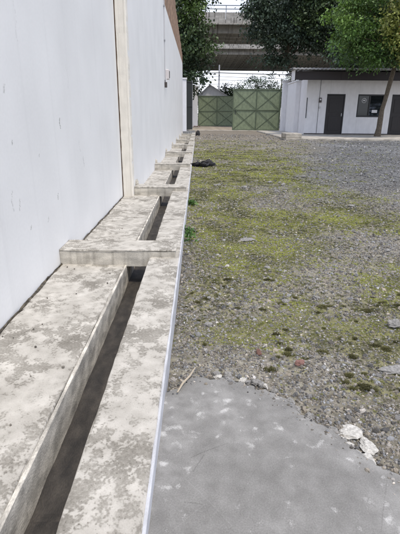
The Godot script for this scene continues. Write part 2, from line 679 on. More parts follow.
func build_gravel(poly: PackedVector2Array) -> void:
	var g := Node3D.new()
	g.name = "gravel"
	add_child(g)
	g.set_meta("kind", "stuff")
	tag(g, "loose grey crushed stone covering the yard", "gravel")
	var r := RandomNumberGenerator.new()
	r.seed = 5
	var xfs := [[], [], [], []]
	var cols := [[], [], [], []]
	# [from, to, stones per square metre, smallest, largest radius]
	for zone in [[0.9, 2.6, 15000.0, 0.0025, 0.0085], [0.9, 2.6, 520.0, 0.008, 0.018], [2.6, 4.5, 6500.0, 0.004, 0.011], [2.6, 4.5, 200.0, 0.010, 0.022], [4.5, 8.0, 1700.0, 0.006, 0.016], [8.0, 14.0, 420.0, 0.008, 0.023], [14.0, 26.0, 60.0, 0.015, 0.036]]:
		var x1a: float = 0.42 + 0.58 * zone[0]
		var x1b: float = 0.42 + 0.58 * zone[1]
		var area: float = (zone[1] - zone[0]) * (x1b + 0.14)
		for k in int(area * zone[2]):
			var s := r.randf_range(zone[0], zone[1])
			var x := r.randf_range(-0.13, x1b)
			if x > lerpf(x1a, x1b, (s - zone[0]) / (zone[1] - zone[0])):
				continue
			var lift := 0.0
			if s < 1.85 and Geometry2D.is_point_in_polygon(Vector2(x, s), poly):
				# grit strewn over the broken edge
				if r.randf() > 0.16 or Geometry2D.is_point_in_polygon(Vector2(x + r.randf() * 0.08, s + r.randf() * 0.09), poly):
					continue
				lift = patch_level(s) - ground_level(x, s)
			var ms := moss_at(x, s)
			if r.randf() < ms * 0.5:
				continue
			var rad: float = lerpf(zone[3], zone[4], pow(r.randf(), 2.2))
			var b := Basis.from_euler(Vector3(r.randf() * TAU, r.randf() * TAU, r.randf() * TAU)) * Basis.from_scale(Vector3(1, r.randf_range(0.55, 0.9), r.randf_range(0.7, 1.1)) * rad)
			var v := r.randi() % 4
			xfs[v].append(Transform3D(b, Vector3(x, ground_level(x, s) + lift + rad * r.randf_range(-0.35, 0.2), -s)))
			var blue := clampf((x - 0.28 * s + 0.9) * 0.5 + 0.2, 0.0, 1.0) * clampf((s - 5.5) / 3.0, 0.0, 1.0)
			var t := lerpf(0.085, lerpf(0.36, 0.29, blue), pow(r.randf(), 1.3))
			if r.randf() < 0.025:
				t = r.randf_range(0.42, 0.6)
			var warm := r.randf_range(-0.03, lerpf(0.15, 0.07, blue))
			cols[v].append(Color(t * (1.0 + warm), t, t * (1.0 - warm * 1.4)))
	# a few crumbs on the drain slabs
	for k in 60:
		var s := 1.0 + 5.2 * r.randf()
		var x := -1.06 + 0.46 * pow(r.randf(), 2.0)
		var rad := r.randf_range(0.0025, 0.007)
		if absf(s - 3.4) < 0.2:
			continue
		xfs[k % 4].append(Transform3D(Basis.from_euler(Vector3(r.randf() * TAU, r.randf() * TAU, 0)) * Basis.from_scale(Vector3.ONE * rad), Vector3(x, 0.086 + rad * 0.5, -s)))
		var t := r.randf_range(0.05, 0.2)
		cols[k % 4].append(Color(t * 1.1, t, t * 0.85))
	var m := flat(Color(1, 1, 1), 0.9)
	m.vertex_color_use_as_albedo = true
	for v in 4:
		scatter(g, "pebbles", stone(Vector3.ONE, 60 + v, 0.55, 0), m, xfs[v], cols[v])

func tuft(sd: int, blades: int, h: float) -> ArrayMesh:
	var r := RandomNumberGenerator.new()
	r.seed = sd
	var mb := MB.new()
	for k in blades:
		var a := r.randf() * TAU
		var o := Vector3(cos(a), 0, sin(a)) * r.randf() * h * 0.9
		var d := Vector3(cos(a + r.randf_range(-1, 1)), r.randf_range(0.5, 1.6), sin(a + r.randf_range(-1, 1))).normalized() * h * r.randf_range(0.5, 1.0)
		var sd2 := d.cross(Vector3(r.randf() - 0.5, 0.2, r.randf() - 0.5)).normalized() * h * 0.16
		var t := r.randf_range(0.7, 1.2)
		mb.colour = Color(t, t, t)
		mb.tri(o - sd2, o + d, o + sd2, Vector3(0, 1, 0.3))
	return mb.mesh()

func build_moss(poly: PackedVector2Array) -> void:
	var g := Node3D.new()
	g.name = "moss"
	add_child(g)
	g.set_meta("kind", "stuff")
	tag(g, "olive green moss and tiny weeds spreading over the gravel", "moss")
	var r := RandomNumberGenerator.new()
	r.seed = 15
	var xfs := [[], [], []]
	var cols := [[], [], []]
	var hue := FastNoiseLite.new()
	hue.seed = 44
	for zone in [[1.0, 2.6, 9000.0, 0.55], [2.6, 4.5, 5200.0, 0.8], [4.5, 8.0, 2200.0, 1.2], [8.0, 14.0, 700.0, 1.9], [14.0, 20.0, 150.0, 2.6]]:
		var x1a: float = 0.42 + 0.58 * zone[0]
		var x1b: float = 0.42 + 0.58 * zone[1]
		for k in int((zone[1] - zone[0]) * (x1b + 0.14) * zone[2]):
			var s := r.randf_range(zone[0], zone[1])
			var x := r.randf_range(-0.13, x1b)
			if x > lerpf(x1a, x1b, (s - zone[0]) / (zone[1] - zone[0])):
				continue
			var cl := lump.get_noise_2d(x * 420.0, s * 420.0)
			if moss_at(x, s) * 1.05 + cl * 1.25 - 0.45 < r.randf() * 0.5:
				continue
			if s < 1.85 and Geometry2D.is_point_in_polygon(Vector2(x, s), poly):
				continue
			var sc: float = zone[3] * r.randf_range(0.6, 1.3)
			var v := r.randi() % 3
			xfs[v].append(Transform3D(Basis.from_euler(Vector3(0, r.randf() * TAU, 0)).scaled(Vector3(sc, sc * 0.8, sc)), Vector3(x, ground_level(x, s) + 0.002, -s)))
			var t := r.randf_range(0.75, 1.3)
			var q := clampf(hue.get_noise_2d(x * 130.0, s * 130.0) * 1.4 + 0.5 + r.randf_range(-0.2, 0.2), 0.0, 1.0)
			if s < 2.6:
				q *= 0.7
			cols[v].append(Color(lerpf(0.125, 0.42, q) * t, lerpf(0.13, 0.45, q) * t, lerpf(0.055, 0.095, q) * t))
	# small dark cushions
	for k in 130:
		var s := 1.3 + 1.9 * pow(r.randf(), 1.5)
		var x := r.randf_range(-0.12, 0.25 + 0.55 * s)
		if moss_at(x, s) < r.randf() * 0.55 or (s < 1.9 and Geometry2D.is_point_in_polygon(Vector2(x - 0.03, s - 0.03), poly)):
			continue
		var rad := lerpf(0.006, 0.032, pow(r.randf(), 2.0))
		var el2 := r.randf_range(0.7, 2.2)
		var t := r.randf_range(0.8, 1.5)
		for e in int(rad * 2200.0):
			var a := r.randf() * TAU
			var d := sqrt(r.randf()) * (1.0 + 0.5 * lump.get_noise_2d(cos(a) * 60.0 + x * 900.0, sin(a) * 60.0 + s * 900.0))
			var q := Vector2(x + cos(a) * d * rad * el2, s + sin(a) * d * rad)
			var sc := r.randf_range(0.6, 1.1)
			var v := r.randi() % 3
			xfs[v].append(Transform3D(Basis.from_euler(Vector3(0, r.randf() * TAU, 0)).scaled(Vector3(sc, sc, sc)), Vector3(q.x, ground_level(q.x, q.y) + maxf(0.0, 1.0 - d * d) * rad * 0.3, -q.y)))
			var tt := t * r.randf_range(0.75, 1.25)
			cols[v].append(Color(0.12 * tt, 0.115 * tt, 0.045 * tt))
	var m := flat(Color(1, 1, 1), 0.95)
	m.vertex_color_use_as_albedo = true
	for v in 3:
		scatter(g, "moss_tufts", tuft(90 + v, 16, 0.012), m, xfs[v], cols[v])

# ------------------------------------------------------------------ trees
func leaf_mesh(clumps: Array, per: int, size: float, pal: Array, sd: int, droop := 0.35) -> ArrayMesh:
	# clumps: [centre, radius, palette index]
	var r := RandomNumberGenerator.new()
	r.seed = sd
	var V := PackedVector3Array()
	var N := PackedVector3Array()
	var C := PackedColorArray()
	for c in clumps:
		var ce: Vector3 = c[0]
		var rad: float = c[1]
		var base: Color = pal[c[2]]
		var ct := r.randf_range(0.6, 1.5)
		for k in per:
			var d := Vector3(r.randfn(), r.randfn() * 0.75, r.randfn()) * rad * 0.5
			var p := ce + d
			var ax := (d.normalized() * 0.6 + Vector3(r.randf_range(-1, 1), r.randf_range(-1, 0.6) - droop, r.randf_range(-1, 1))).normalized()
			var sd2 := ax.cross(Vector3(r.randf_range(-1, 1), r.randf_range(-1, 1), r.randf_range(-1, 1))).normalized()
			var L := size * r.randf_range(0.65, 1.3)
			var a := p - ax * L * 0.5
			var t := p + ax * L * 0.5
			var nn := ax.cross(sd2).normalized()
			var l := p + sd2 * L * 0.27 + nn * L * 0.06
			var q := p - sd2 * L * 0.27 + nn * L * 0.06
			V.append_array([a, l, t, a, t, q])
			N.append_array([nn, nn, nn, nn, nn, nn])
			var tn := ct * r.randf_range(0.7, 1.35)
			var col := Color(base.r * tn, base.g * tn, base.b * tn)
			C.append_array([col, col, col, col, col, col])
	var arr := []
	arr.resize(Mesh.ARRAY_MAX)
	arr[Mesh.ARRAY_VERTEX] = V
	arr[Mesh.ARRAY_NORMAL] = N
	arr[Mesh.ARRAY_COLOR] = C
	var am := ArrayMesh.new()
	am.add_surface_from_arrays(Mesh.PRIMITIVE_TRIANGLES, arr)
	return am

# lobes: [centre (from the base), radii, number of clumps, palette index]
func tree(called: String, label: String, at: Vector3, spine: Array, r0: float, lobes: Array, per: int, clump: float, leaf: float, pal: Array, sd: int, group := "", limbs := 16) -> Node3D:
	var t := thing(called, label, "tree", at, group)
	var r := RandomNumberGenerator.new()
	r.seed = sd
	var nz := FastNoiseLite.new()
	nz.seed = sd
	var mb := MB.new()
	var pts := PackedVector3Array()
	var rad := PackedFloat32Array()
	var nseg := 14
	var curve := Curve3D.new()
	for p in spine:
		curve.add_point(p)
	var ln := curve.get_baked_length()
	for k in nseg + 1:
		var f := float(k) / nseg
		var p := curve.sample_baked(ln * f, true)
		pts.append(p + Vector3(nz.get_noise_1d(k * 30.0), 0, nz.get_noise_1d(k * 30.0 + 999.0)) * r0 * 0.5)
		rad.append(r0 * (1.35 if k == 0 else 1.0) * lerpf(1.0, 0.35, f))
	mb.tube(pts, rad, 9, 0.5, nz)
	part(t, "trunk", mb.mesh(), M.bark)
	var clumps := []
	var lm := MB.new()
	for lb in lobes:
		var c: Vector3 = lb[0]
		var rr: Vector3 = lb[1]
		for k in lb[2]:
			var d := Vector3(r.randfn(), r.randfn(), r.randfn()).normalized() * pow(r.randf(), 0.4)
			var p := c + Vector3(d.x * rr.x, d.y * rr.y, d.z * rr.z)
			clumps.append([p, clump * r.randf_range(0.6, 1.35), lb[3]])
	for k in limbs:
		var e: Vector3 = clumps[r.randi() % clumps.size()][0]
		var f := r.randf_range(0.5, 1.0)
		var s := curve.sample_baked(ln * f, true)
		var mid := (s + e) / 2.0 + Vector3(r.randf_range(-1, 1), r.randf_range(0, 1), r.randf_range(-1, 1)) * s.distance_to(e) * 0.12
		var b0 := r0 * lerpf(0.6, 0.3, f)
		lm.tube(PackedVector3Array([s, s.lerp(mid, 0.5), mid, mid.lerp(e, 0.5), e]), PackedFloat32Array([b0, b0 * 0.8, b0 * 0.6, b0 * 0.4, b0 * 0.15]), 5)
	part(t, "limbs", lm.mesh(), M.bark)
	part(t, "crown", leaf_mesh(clumps, per, leaf, pal, sd + 1), M.leaf)
	return t

# ------------------------------------------------------------------ steel gates
func gate_leaf(t: Node3D, w: float, h: float) -> void:
	# origin: bottom left corner of the leaf, front face towards +z
	var nb := 2
	for k in nb:
		var x0 := w * k / nb
		part(t, "sheet_panel", boxm(Vector3(x0 + 0.001, 0.04, -0.012), Vector3(x0 + w / nb - 0.001, h - 0.01, -0.003), 0.002), M.gate_sheet)
	for x in [0.03, w / 2.0, w - 0.03]:
		part(t, "stile", boxm(Vector3(x - 0.03, 0.02, -0.002), Vector3(x + 0.03, h, 0.045), 0.006), M.gate_frame)
	for y in [0.05, h * 0.5, h - 0.03]:
		for k in 2:
			var a := 0.062 + k * (w / 2.0 - 0.03)
			part(t, "rail", boxm(Vector3(a, y - 0.03, -0.002), Vector3(a + w / 2.0 - 0.095, y + 0.03, 0.04), 0.006), M.gate_frame)
	for i in 2:
		for j in 2:
			var x0 := 0.07 + i * (w / 2.0 - 0.03)
			var x1 := x0 + w / 2.0 - 0.11
			var y0 := 0.085 + j * (h * 0.5 - 0.04)
			var y1 := y0 + h * 0.5 - 0.085
			for k in 2:
				var mb := MB.new()
				mb.bar(Vector3(x0, y0 if k == 0 else y1, 0.012 + 0.014 * k), Vector3(x1, y1 if k == 0 else y0, 0.012 + 0.014 * k), 0.05, 0.012)
				part(t, "brace", mb.mesh(), M.gate_frame)

func wires(a: Vector3, b: Vector3, sag: float, rad: float) -> ArrayMesh:
	var mb := MB.new()
	var p := PackedVector3Array()
	var q := PackedFloat32Array()
	for k in 25:
		var f := k / 24.0
		p.append(a.lerp(b, f) - Vector3(0, sag * 4.0 * f * (1.0 - f), 0))
		q.append(rad)
	mb.tube(p, q, 5)
	return mb.mesh()

# ------------------------------------------------------------------ scene
func _ready() -> void:
	rng.seed = 3
	# camera
	var cam := Camera3D.new()
	cam.name = "camera"
	cam.fov = 63.08
	cam.near = 0.05
	cam.far = 2000.0
	cam.position = Vector3(0, 1.21, 0)
	cam.rotation_degrees = Vector3(-19.26, -0.4, 0.5)
	add_child(cam)
	cam.current = true
	# sky
	var sky := ProceduralSkyMaterial.new()
	sky.sky_top_color = srgb(184, 198, 232)
	sky.sky_horizon_color = srgb(238, 241, 247)
	sky.sky_curve = 0.22
	sky.ground_bottom_color = srgb(120, 118, 112)
	sky.ground_horizon_color = srgb(200, 205, 212)
	sky.sun_angle_max = 1.0
	var cn := FastNoiseLite.new()
	cn.seed = 21
	cn.frequency = 0.012
	cn.fractal_octaves = 5
	var ci := cn.get_seamless_image(1024, 512, false, false, 0.1, true)
	ci.convert(Image.FORMAT_L8)
	var cd := ci.get_data()
	var cc := PackedByteArray()
	cc.resize(1024 * 512 * 4)
	for i in 1024 * 512:
		var a := clampf((cd[i] / 255.0 - 0.45) * 3.0, 0.0, 1.0)
		cc[i * 4] = 255
		cc[i * 4 + 1] = 255
		cc[i * 4 + 2] = 255
		cc[i * 4 + 3] = int(a * 150.0)
	sky.sky_cover = ImageTexture.create_from_image(Image.create_from_data(1024, 512, false, Image.FORMAT_RGBA8, cc))
	sky.sky_cover_modulate = Color(0.5, 0.5, 0.5)
	var env := Environment.new()
	env.background_mode = Environment.BG_SKY
	env.sky = Sky.new()
	env.sky.sky_material = sky
	env.tonemap_mode = Environment.TONE_MAPPER_LINEAR
	env.tonemap_exposure = 1.46
	env.sdfgi_enabled = true
	env.ssao_enabled = true
	env.ssil_enabled = true
	var we := WorldEnvironment.new()
	we.name = "sky"
	we.environment = env
	add_child(we)
	# sun behind thin cloud, high, to the right and a little behind the camera
	var sun := DirectionalLight3D.new()
	sun.name = "sun"
	sun.light_energy = 0.6
	sun.light_angular_distance = 10.0
	sun.light_color = Color(1.0, 0.96, 0.90)
	sun.shadow_enabled = true
	add_child(sun)
	var el := deg_to_rad(67.0)
	var az := deg_to_rad(140.0)
	sun.look_at_from_position(Vector3(sin(az) * cos(el), sin(el), -cos(az) * cos(el)) * 20.0, Vector3.ZERO, Vector3.UP)

	lump.seed = 12
	lump.frequency = 0.05
	lump.fractal_octaves = 3
	make_materials()
	print("materials")
	make_moss()
	# setting
	structure("ground", ground_mesh(), ground_material()).set_meta("label", "uneven grey gravel yard with mossy patches")
	var poly := patch_poly()
	structure("pavement", patch_mesh(poly), patch_material()).set_meta("label", "broken grey concrete paving beside the drain")
	print("ground")
	build_drain()
	build_wall()
	build_gate_end()
	build_guardhouse()
	build_flyover()
	build_background()
	print("structures")
	build_trees()
	print("trees")
	build_gravel(poly)
	build_moss(poly)
	build_litter()
	print("done")

func make_materials() -> void:
	M.paint = paint_material(100, 0.09)
	M.paint2 = M.paint
	M.cement = cement_material(200, srgb(188, 183, 172), 0.26, Vector2(1.3, 0.6), 0.13)
	M.channel = cement_material(210, srgb(188, 183, 172), 0.45, Vector2(0.5, 1.1), 0.0)
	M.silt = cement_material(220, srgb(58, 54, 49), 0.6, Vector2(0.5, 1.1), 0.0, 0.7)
	M.dirt = cement_material(225, srgb(84, 78, 66), 0.7, Vector2(0.2, 0.3), 0.0)
	M.skim = cement_material(230, srgb(192, 193, 196), 0.12, Vector2(0.5, 0.9), 0.0, 0.95)
	M.wall_near = wall_material(31, [[3.59, 1.18, 0.09, 2, 0.5], [4.12, 0.98, 0.10, 1, 0.2], [4.22, 0.83, 0.1, 2, 0.25], [3.36, 0.63, 0.05, 3, 0.28], [2.62, 1.06, 0.03, 2, 0.3], [2.53, 0.78, 0.12, 1, 0.25], [2.63, 0.72, 0.07, 1, 0.25], [2.61, 1.36, 0.05, 3, 0.18], [2.35, 1.32, 0.06, 2, 0.2], [3.9, 1.6, 0.2, 1, 0.1], [2.9, 1.9, 0.3, 1, 0.1], [3.1, 0.5, 0.04, 2, 0.2], [4.6, 1.3, 0.25, 1, 0.1], [3.05, 0.95, 0.03, 1, 0.3], [2.75, 0.52, 0.03, 2, 0.3], [4.9, 0.6, 0.1, 1, 0.15], [5.3, 1.2, 0.3, 1, 0.08]])
	M.wall_far = wall_material(53, [[1.0, 2.0, 0.3, 1, 0.12], [3.0, 1.2, 0.4, 1, 0.1], [5.0, 0.8, 0.1, 2, 0.2]])
	M.cream = cement_material(240, srgb(230, 225, 214), 0.06, Vector2(0.6, 2.2), 0.12, 0.8)
	M.brown_gap = flat(srgb(122, 100, 78), 0.95)
	M.rust = cement_material(250, srgb(150, 126, 108), 0.4, Vector2(0.9, 1.2), 0.3, 0.8)
	M.white = cement_material(260, srgb(232, 231, 231), 0.04, Vector2(1.6, 2.6), 0.03, 0.75)
	M.gate_sheet = cement_material(270, srgb(128, 140, 112), 0.16, Vector2(1.4, 1.8), 0.12, 0.55)
	M.gate_frame = cement_material(280, srgb(90, 102, 80), 0.15, Vector2(1.2, 1.2), 0.1, 0.5)
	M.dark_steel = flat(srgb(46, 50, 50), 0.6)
	M.pipe = flat(srgb(196, 196, 198), 0.5)
	M.box_white = flat(srgb(214, 208, 206), 0.5)
	M.box_dark = flat(srgb(74, 68, 66), 0.6)
	M.apron = cement_material(290, srgb(176, 170, 158), 0.35, Vector2(3.0, 3.0), 0.0)
	M.soil = cement_material(291, srgb(150, 138, 120), 0.4, Vector2(4.0, 4.0), 0.0)
	M.fascia = flat(srgb(46, 40, 40), 0.6)
	M.roof = cement_material(300, srgb(150, 150, 150), 0.3, Vector2(2.0, 2.0), 0.0, 0.5)
	M.door = cement_material(305, srgb(32, 28, 29), 0.25, Vector2(0.4, 2.0), 0.2, 0.45)
	M.frame_dark = flat(srgb(38, 38, 40), 0.45)
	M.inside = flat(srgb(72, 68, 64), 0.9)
	M.metal = flat(srgb(170, 170, 172), 0.35, 0.8)
	M.paper = flat(srgb(226, 226, 226), 0.8)
	M.overpass = cement_material(320, srgb(176, 172, 164), 0.22, Vector2(5.0, 2.6), 0.45)
	M.overpass2 = cement_material(325, srgb(176, 172, 164), 0.3, Vector2(6.0, 6.0), 0.4)
	M.asphalt = cement_material(330, srgb(74, 74, 76), 0.3, Vector2(3.0, 3.0), 0.0)
	M.rail = flat(srgb(128, 134, 140), 0.5, 0.3)
	M.wire = flat(srgb(40, 40, 42), 0.7)
	M.bark = cement_material(340, srgb(104, 94, 80), 0.5, Vector2(0.3, 0.7), 0.3)
	M.brick = flat(srgb(132, 100, 92), 0.95)
	M.black = flat(srgb(36, 35, 37), 0.65)
	M.lime = cement_material(350, srgb(190, 187, 179), 0.35, Vector2(0.1, 0.1), 0.0)
	M.greystone = cement_material(355, srgb(140, 138, 134), 0.4, Vector2(0.08, 0.08), 0.0)
	for k in [M.lime, M.greystone]:
		k.heightmap_enabled = false
		k.uv1_triplanar = true
		k.uv1_scale = Vector3(9, 9, 9)
	M.twig = flat(srgb(176, 164, 144), 0.9)
	M.tile = cement_material(360, srgb(150, 152, 156), 0.3, Vector2(1.0, 1.0), 0.2)
	var gl := StandardMaterial3D.new()
	gl.transparency = BaseMaterial3D.TRANSPARENCY_ALPHA
	gl.albedo_color = Color(0.16, 0.18, 0.19, 0.72)
	gl.roughness = 0.05
	M.glass = gl
	var lf := flat(Color(1, 1, 1), 0.55)
	lf.vertex_color_use_as_albedo = true
	lf.backlight_enabled = true
	lf.backlight = Color(0.5, 0.55, 0.3)
	M.leaf = lf
	var gm := flat(Color(1, 1, 1), 0.6)
	gm.vertex_color_use_as_albedo = true
	M.plain_leaf = gm

# ------------------------------------------------------------------ the drain along the wall
const BEAMS := [3.26, 6.40, 9.60, 12.80, 16.0, 19.2, 22.4, 25.6]
const BEAM_D := 0.27

func build_drain() -> void:
	var nz := FastNoiseLite.new()
	nz.seed = 4
	nz.frequency = 0.05
	nz.fractal_octaves = 3
	var t := thing("drainage_channel", "open concrete drain with flaking white paint and cross beams along the wall", "drain")
	var cuts := [-1.5]
	for b in BEAMS:
		cuts.append(b + BEAM_D / 2.0)
	cuts.append(29.0)
	for i in cuts.size() - 1:
		var near: bool = i < 3
		var mb := MB.new()
		mb.uvo = Vector3(0.0, 0, -cuts[i] + 0.25 * (i % 4) if i > 0 else 0.0)
		mb.sweep(rounded(-1.07, -0.576, -0.1, 0.085 + 0.004 * sin(i * 2.1), 0.008), cuts[i], cuts[i + 1] - 0.003, 0.05 if near else 0.4, 0.006, nz)
		part(t, "slab", mb.mesh(), M.paint)
		mb = MB.new()
		mb.uvo = Vector3(0.1 * i, 0, 0.9 * i)
		mb.sweep(rounded(-0.574, -0.558, -0.2, 0.0835, 0.003), cuts[i], cuts[i + 1] - 0.003, 0.07 if near else 0.5, 0.002, nz)
		part(t, "channel_wall", mb.mesh(), M.channel)
		mb = MB.new()
		mb.uvo = Vector3(0.1 * (i % 4), 0, -cuts[i] + 0.8 - 0.2 * (i % 4) if i > 0 else 1.9)
		mb.sweep(rounded(-0.376, -0.142, -0.2, 0.150, 0.010), cuts[i], cuts[i + 1] - 0.002, 0.05 if near else 0.4, 0.007, nz)
		part(t, "curb", mb.mesh(), M.paint2)
		mb = MB.new()
		mb.uvo = Vector3(0.1 * i, 0, 0.4 * i)
		mb.sweep(rounded(-0.146, -0.134, -0.25, 0.147, 0.005), cuts[i], cuts[i + 1] - 0.001, 0.06 if near else 0.4, 0.002, nz)
		part(t, "side_render", mb.mesh(), M.skim)
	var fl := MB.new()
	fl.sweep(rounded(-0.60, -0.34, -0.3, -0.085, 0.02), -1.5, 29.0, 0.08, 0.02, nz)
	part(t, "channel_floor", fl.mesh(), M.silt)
	var dl := MB.new()
	dl.sweep(rounded(-1.079, -1.064, 0.0, 0.090, 0.006), 0.2, 6.27, 0.03, 0.022, nz)
	part(t, "joint_dirt", dl.mesh(), M.dirt)
	for i in BEAMS.size():
		var z: float = BEAMS[i]
		var x0 := -1.078 if i == 0 else -0.926
		var mb := MB.new()
		mb.uvo = Vector3(0.3 * i, 0, 0.7 * i)
		# long body of cement, its painted cap and its end lying over the curb
		mb.sweep(rounded(z, z + BEAM_D, 0.073, 0.196, 0.004), x0, -0.172, 0.06, 0.006, nz, true)
		part(t, "cross_beam", mb.mesh(), M.cement)
		mb = MB.new()
		mb.uvo = Vector3(0.23 * i + 0.2, 0, 0.5 * i)
		mb.sweep(rounded(z - 0.003, z + BEAM_D + 0.003, 0.1965, 0.210 + 0.003 * sin(i * 1.7), 0.007), x0, -0.166 + 0.006 * sin(i * 3.0), 0.05, 0.006, nz, true)
		part(t, "beam_cap", mb.mesh(), M.paint2)
	# slivers of old render left standing where the far beams meet the wall, and lumps on the slabs
	for i in range(1, BEAMS.size()):
		part(t, "mortar_lump", stone(Vector3(0.035, 0.06, 0.02), 500 + i, 0.5), M.cement, Vector3(-0.915, 0.235, -BEAMS[i] - 0.16))
		part(t, "mortar_lump", stone(Vector3(0.09, 0.022, 0.06), 520 + i, 0.6), M.greystone, Vector3(-0.82 + 0.05 * (i % 3), 0.095, -BEAMS[i] - 0.75))

# ------------------------------------------------------------------ boundary wall
func wall_piece(t: Node, called: String, x: float, s0: float, s1: float, y0: float, y1: float, m: Material) -> void:
	var mb := MB.new()
	var n := int(ceil((s1 - s0) / 0.5))
	for k in n:
		var a := lerpf(s0, s1, float(k) / n)
		var b := lerpf(s0, s1, float(k + 1) / n)
		mb.quad(Vector3(x, y0, -a), Vector3(x, y0, -b), Vector3(x, y1, -b), Vector3(x, y1, -a), Vector3(1, 0, 0), [Vector2(a / 7.7, 1.0 - y0 / 4.48), Vector2(b / 7.7, 1.0 - y0 / 4.48), Vector2(b / 7.7, 1.0 - y1 / 4.48), Vector2(a / 7.7, 1.0 - y1 / 4.48)])
	var w := x - 0.35
	var c := [Vector3(w, y0, -s0), Vector3(w, y0, -s1), Vector3(w, y1, -s1), Vector3(w, y1, -s0)]
	var f := [Vector3(x, y0, -s0), Vector3(x, y0, -s1), Vector3(x, y1, -s1), Vector3(x, y1, -s0)]
	mb.quad(c[0], c[1], c[2], c[3], Vector3(-1, 0, 0))
	mb.quad(c[2], c[3], f[3], f[2], Vector3(0, 1, 0))
	mb.quad(c[0], c[3], f[3], f[0], Vector3(0, 0, 1))
	mb.quad(c[1], c[2], f[2], f[1], Vector3(0, 0, -1))
	part(t, called, mb.mesh(), m)

func build_wall() -> void:
	var t := thing("boundary_wall", "tall white painted wall rising along the concrete drain", "wall")
	wall_piece(t, "wall_panel", -1.08, -3.0, 6.285, -0.2, 4.04, M.wall_near)
	wall_piece(t, "wall_panel", -0.93, 6.33, 27.8, -0.2, 4.04, M.wall_far)
	# cream end face of the thicker wall, with a rounded arris and an open stained joint beside it
	var mb := MB.new()
	var nz := FastNoiseLite.new()
	nz.seed = 91
	nz.frequency = 0.03
	var prof := PackedVector2Array([Vector2(-1.068, -6.45), Vector2(-0.9285, -6.45)])
	for k in 4:
		var a := PI / 2.0 * k / 3.0
		prof.append(Vector2(-0.9285 - 0.014 + 0.014 * cos(a), -6.298 - 0.014 + 0.014 * sin(a)))
	prof.append(Vector2(-1.068, -6.298))
	var rings := []
	for k in 60:
		var y := lerpf(-0.15, 4.05, k / 59.0)
		var ring := []
		for i in prof.size():
			ring.append(Vector3(prof[i].x + nz.get_noise_2d(y * 300.0, i * 5.0) * 0.006, y, prof[i].y + nz.get_noise_2d(y * 300.0, i * 5.0 + 200.0) * 0.004))
		rings.append(ring)
	for k in 59:
		for i in prof.size():
			var j := (i + 1) % prof.size()
			var mid := (prof[i] + prof[j]) / 2.0 - Vector2(-1.0, -6.37)
			mb.quad(rings[k][i], rings[k][j], rings[k + 1][j], rings[k + 1][i], Vector3(mid.x, 0, mid.y), [Vector2(prof[i].x, rings[k][i].y), Vector2(prof[j].x + 0.001, rings[k][i].y), Vector2(prof[j].x + 0.001, rings[k + 1][i].y), Vector2(prof[i].x, rings[k + 1][i].y)])
	part(t, "wall_end_render", mb.mesh(), M.cream)
	part(t, "joint_filler", boxm(Vector3(-1.085, -0.1, -6.33), Vector3(-1.069, 4.03, -6.312), 0.002), M.brown_gap)

	# rusty sheets above the far part of the wall
	var f := thing("sheet_fence", "brown rusted corrugated metal sheets standing above the white wall", "fence", Vector3(-1.02, 4.0, 0))
	var s := 7.0
	var k2 := 0
	while s < 30.0:
		var top := 5.72 + (20.76 - s) * 0.112 - 4.0 + 0.04 * sin(k2 * 2.3)
		var sm := MB.new()
		var n := 24
		for i in n:
			var a := s + 0.82 * i / n
			var b := s + 0.82 * (i + 1) / n
			var xa := 0.012 * sin(a * TAU / 0.1) + 0.008 * (k2 % 2)
			var xb := 0.012 * sin(b * TAU / 0.1) + 0.008 * (k2 % 2)
			sm.quad(Vector3(xa, -0.25, -a), Vector3(xb, -0.25, -b), Vector3(xb, top, -b), Vector3(xa, top, -a), Vector3(1, 0, 0), [Vector2(a, 0), Vector2(b, 0), Vector2(b, top), Vector2(a, top)])
			sm.quad(Vector3(xa - 0.003, -0.25, -a), Vector3(xb - 0.003, -0.25, -b), Vector3(xb - 0.003, top, -b), Vector3(xa - 0.003, top, -a), Vector3(-1, 0, 0), [Vector2(a, 0), Vector2(b, 0), Vector2(b, top), Vector2(a, top)])
		part(f, "corrugated_sheet", sm.mesh(), M.rust)
		s += 0.80
		k2 += 1
	part(f, "backing_rail", boxm(Vector3(-0.08, 0.6, -29.8), Vector3(-0.03, 0.66, -7.0), 0.004), M.dark_steel)

	# conduit and switch box on the wall
	var c := thing("electrical_conduit", "thin vertical conduit running down the white wall to a small switch box", "conduit", Vector3(-0.93, 0, -13.0))
	var pm := MB.new()
	pm.tube(PackedVector3Array([Vector3(0.02, 1.95, 0), Vector3(0.02, 3.0, 0), Vector3(0.02, 4.1, 0)]), PackedFloat32Array([0.013, 0.013, 0.013]), 8)
	part(c, "pipe", pm.mesh(), M.pipe)
	for y in [2.1, 3.09, 3.9]:
		part(c, "clamp", boxm(Vector3(0.001, y - 0.02, -0.035), Vector3(0.038, y + 0.02, 0.035), 0.004), M.metal)
	part(c, "switch_box", boxm(Vector3(0.001, 2.16, -0.62), Vector3(0.10, 2.42, -0.42), 0.012), M.box_white)
	part(c, "switch_cover", boxm(Vector3(0.101, 2.20, -0.58), Vector3(0.115, 2.38, -0.46), 0.004), M.box_dark)
	part(c, "small_box", boxm(Vector3(0.001, 1.92, -0.05), Vector3(0.07, 2.06, 0.05), 0.008), M.box_dark)
	var lk := MB.new()
	lk.tube(PackedVector3Array([Vector3(0.03, 2.0, -0.04), Vector3(0.03, 2.1, -0.25), Vector3(0.03, 2.22, -0.43)]), PackedFloat32Array([0.008, 0.008, 0.008]), 6)
	part(c, "cable", lk.mesh(), M.pipe)

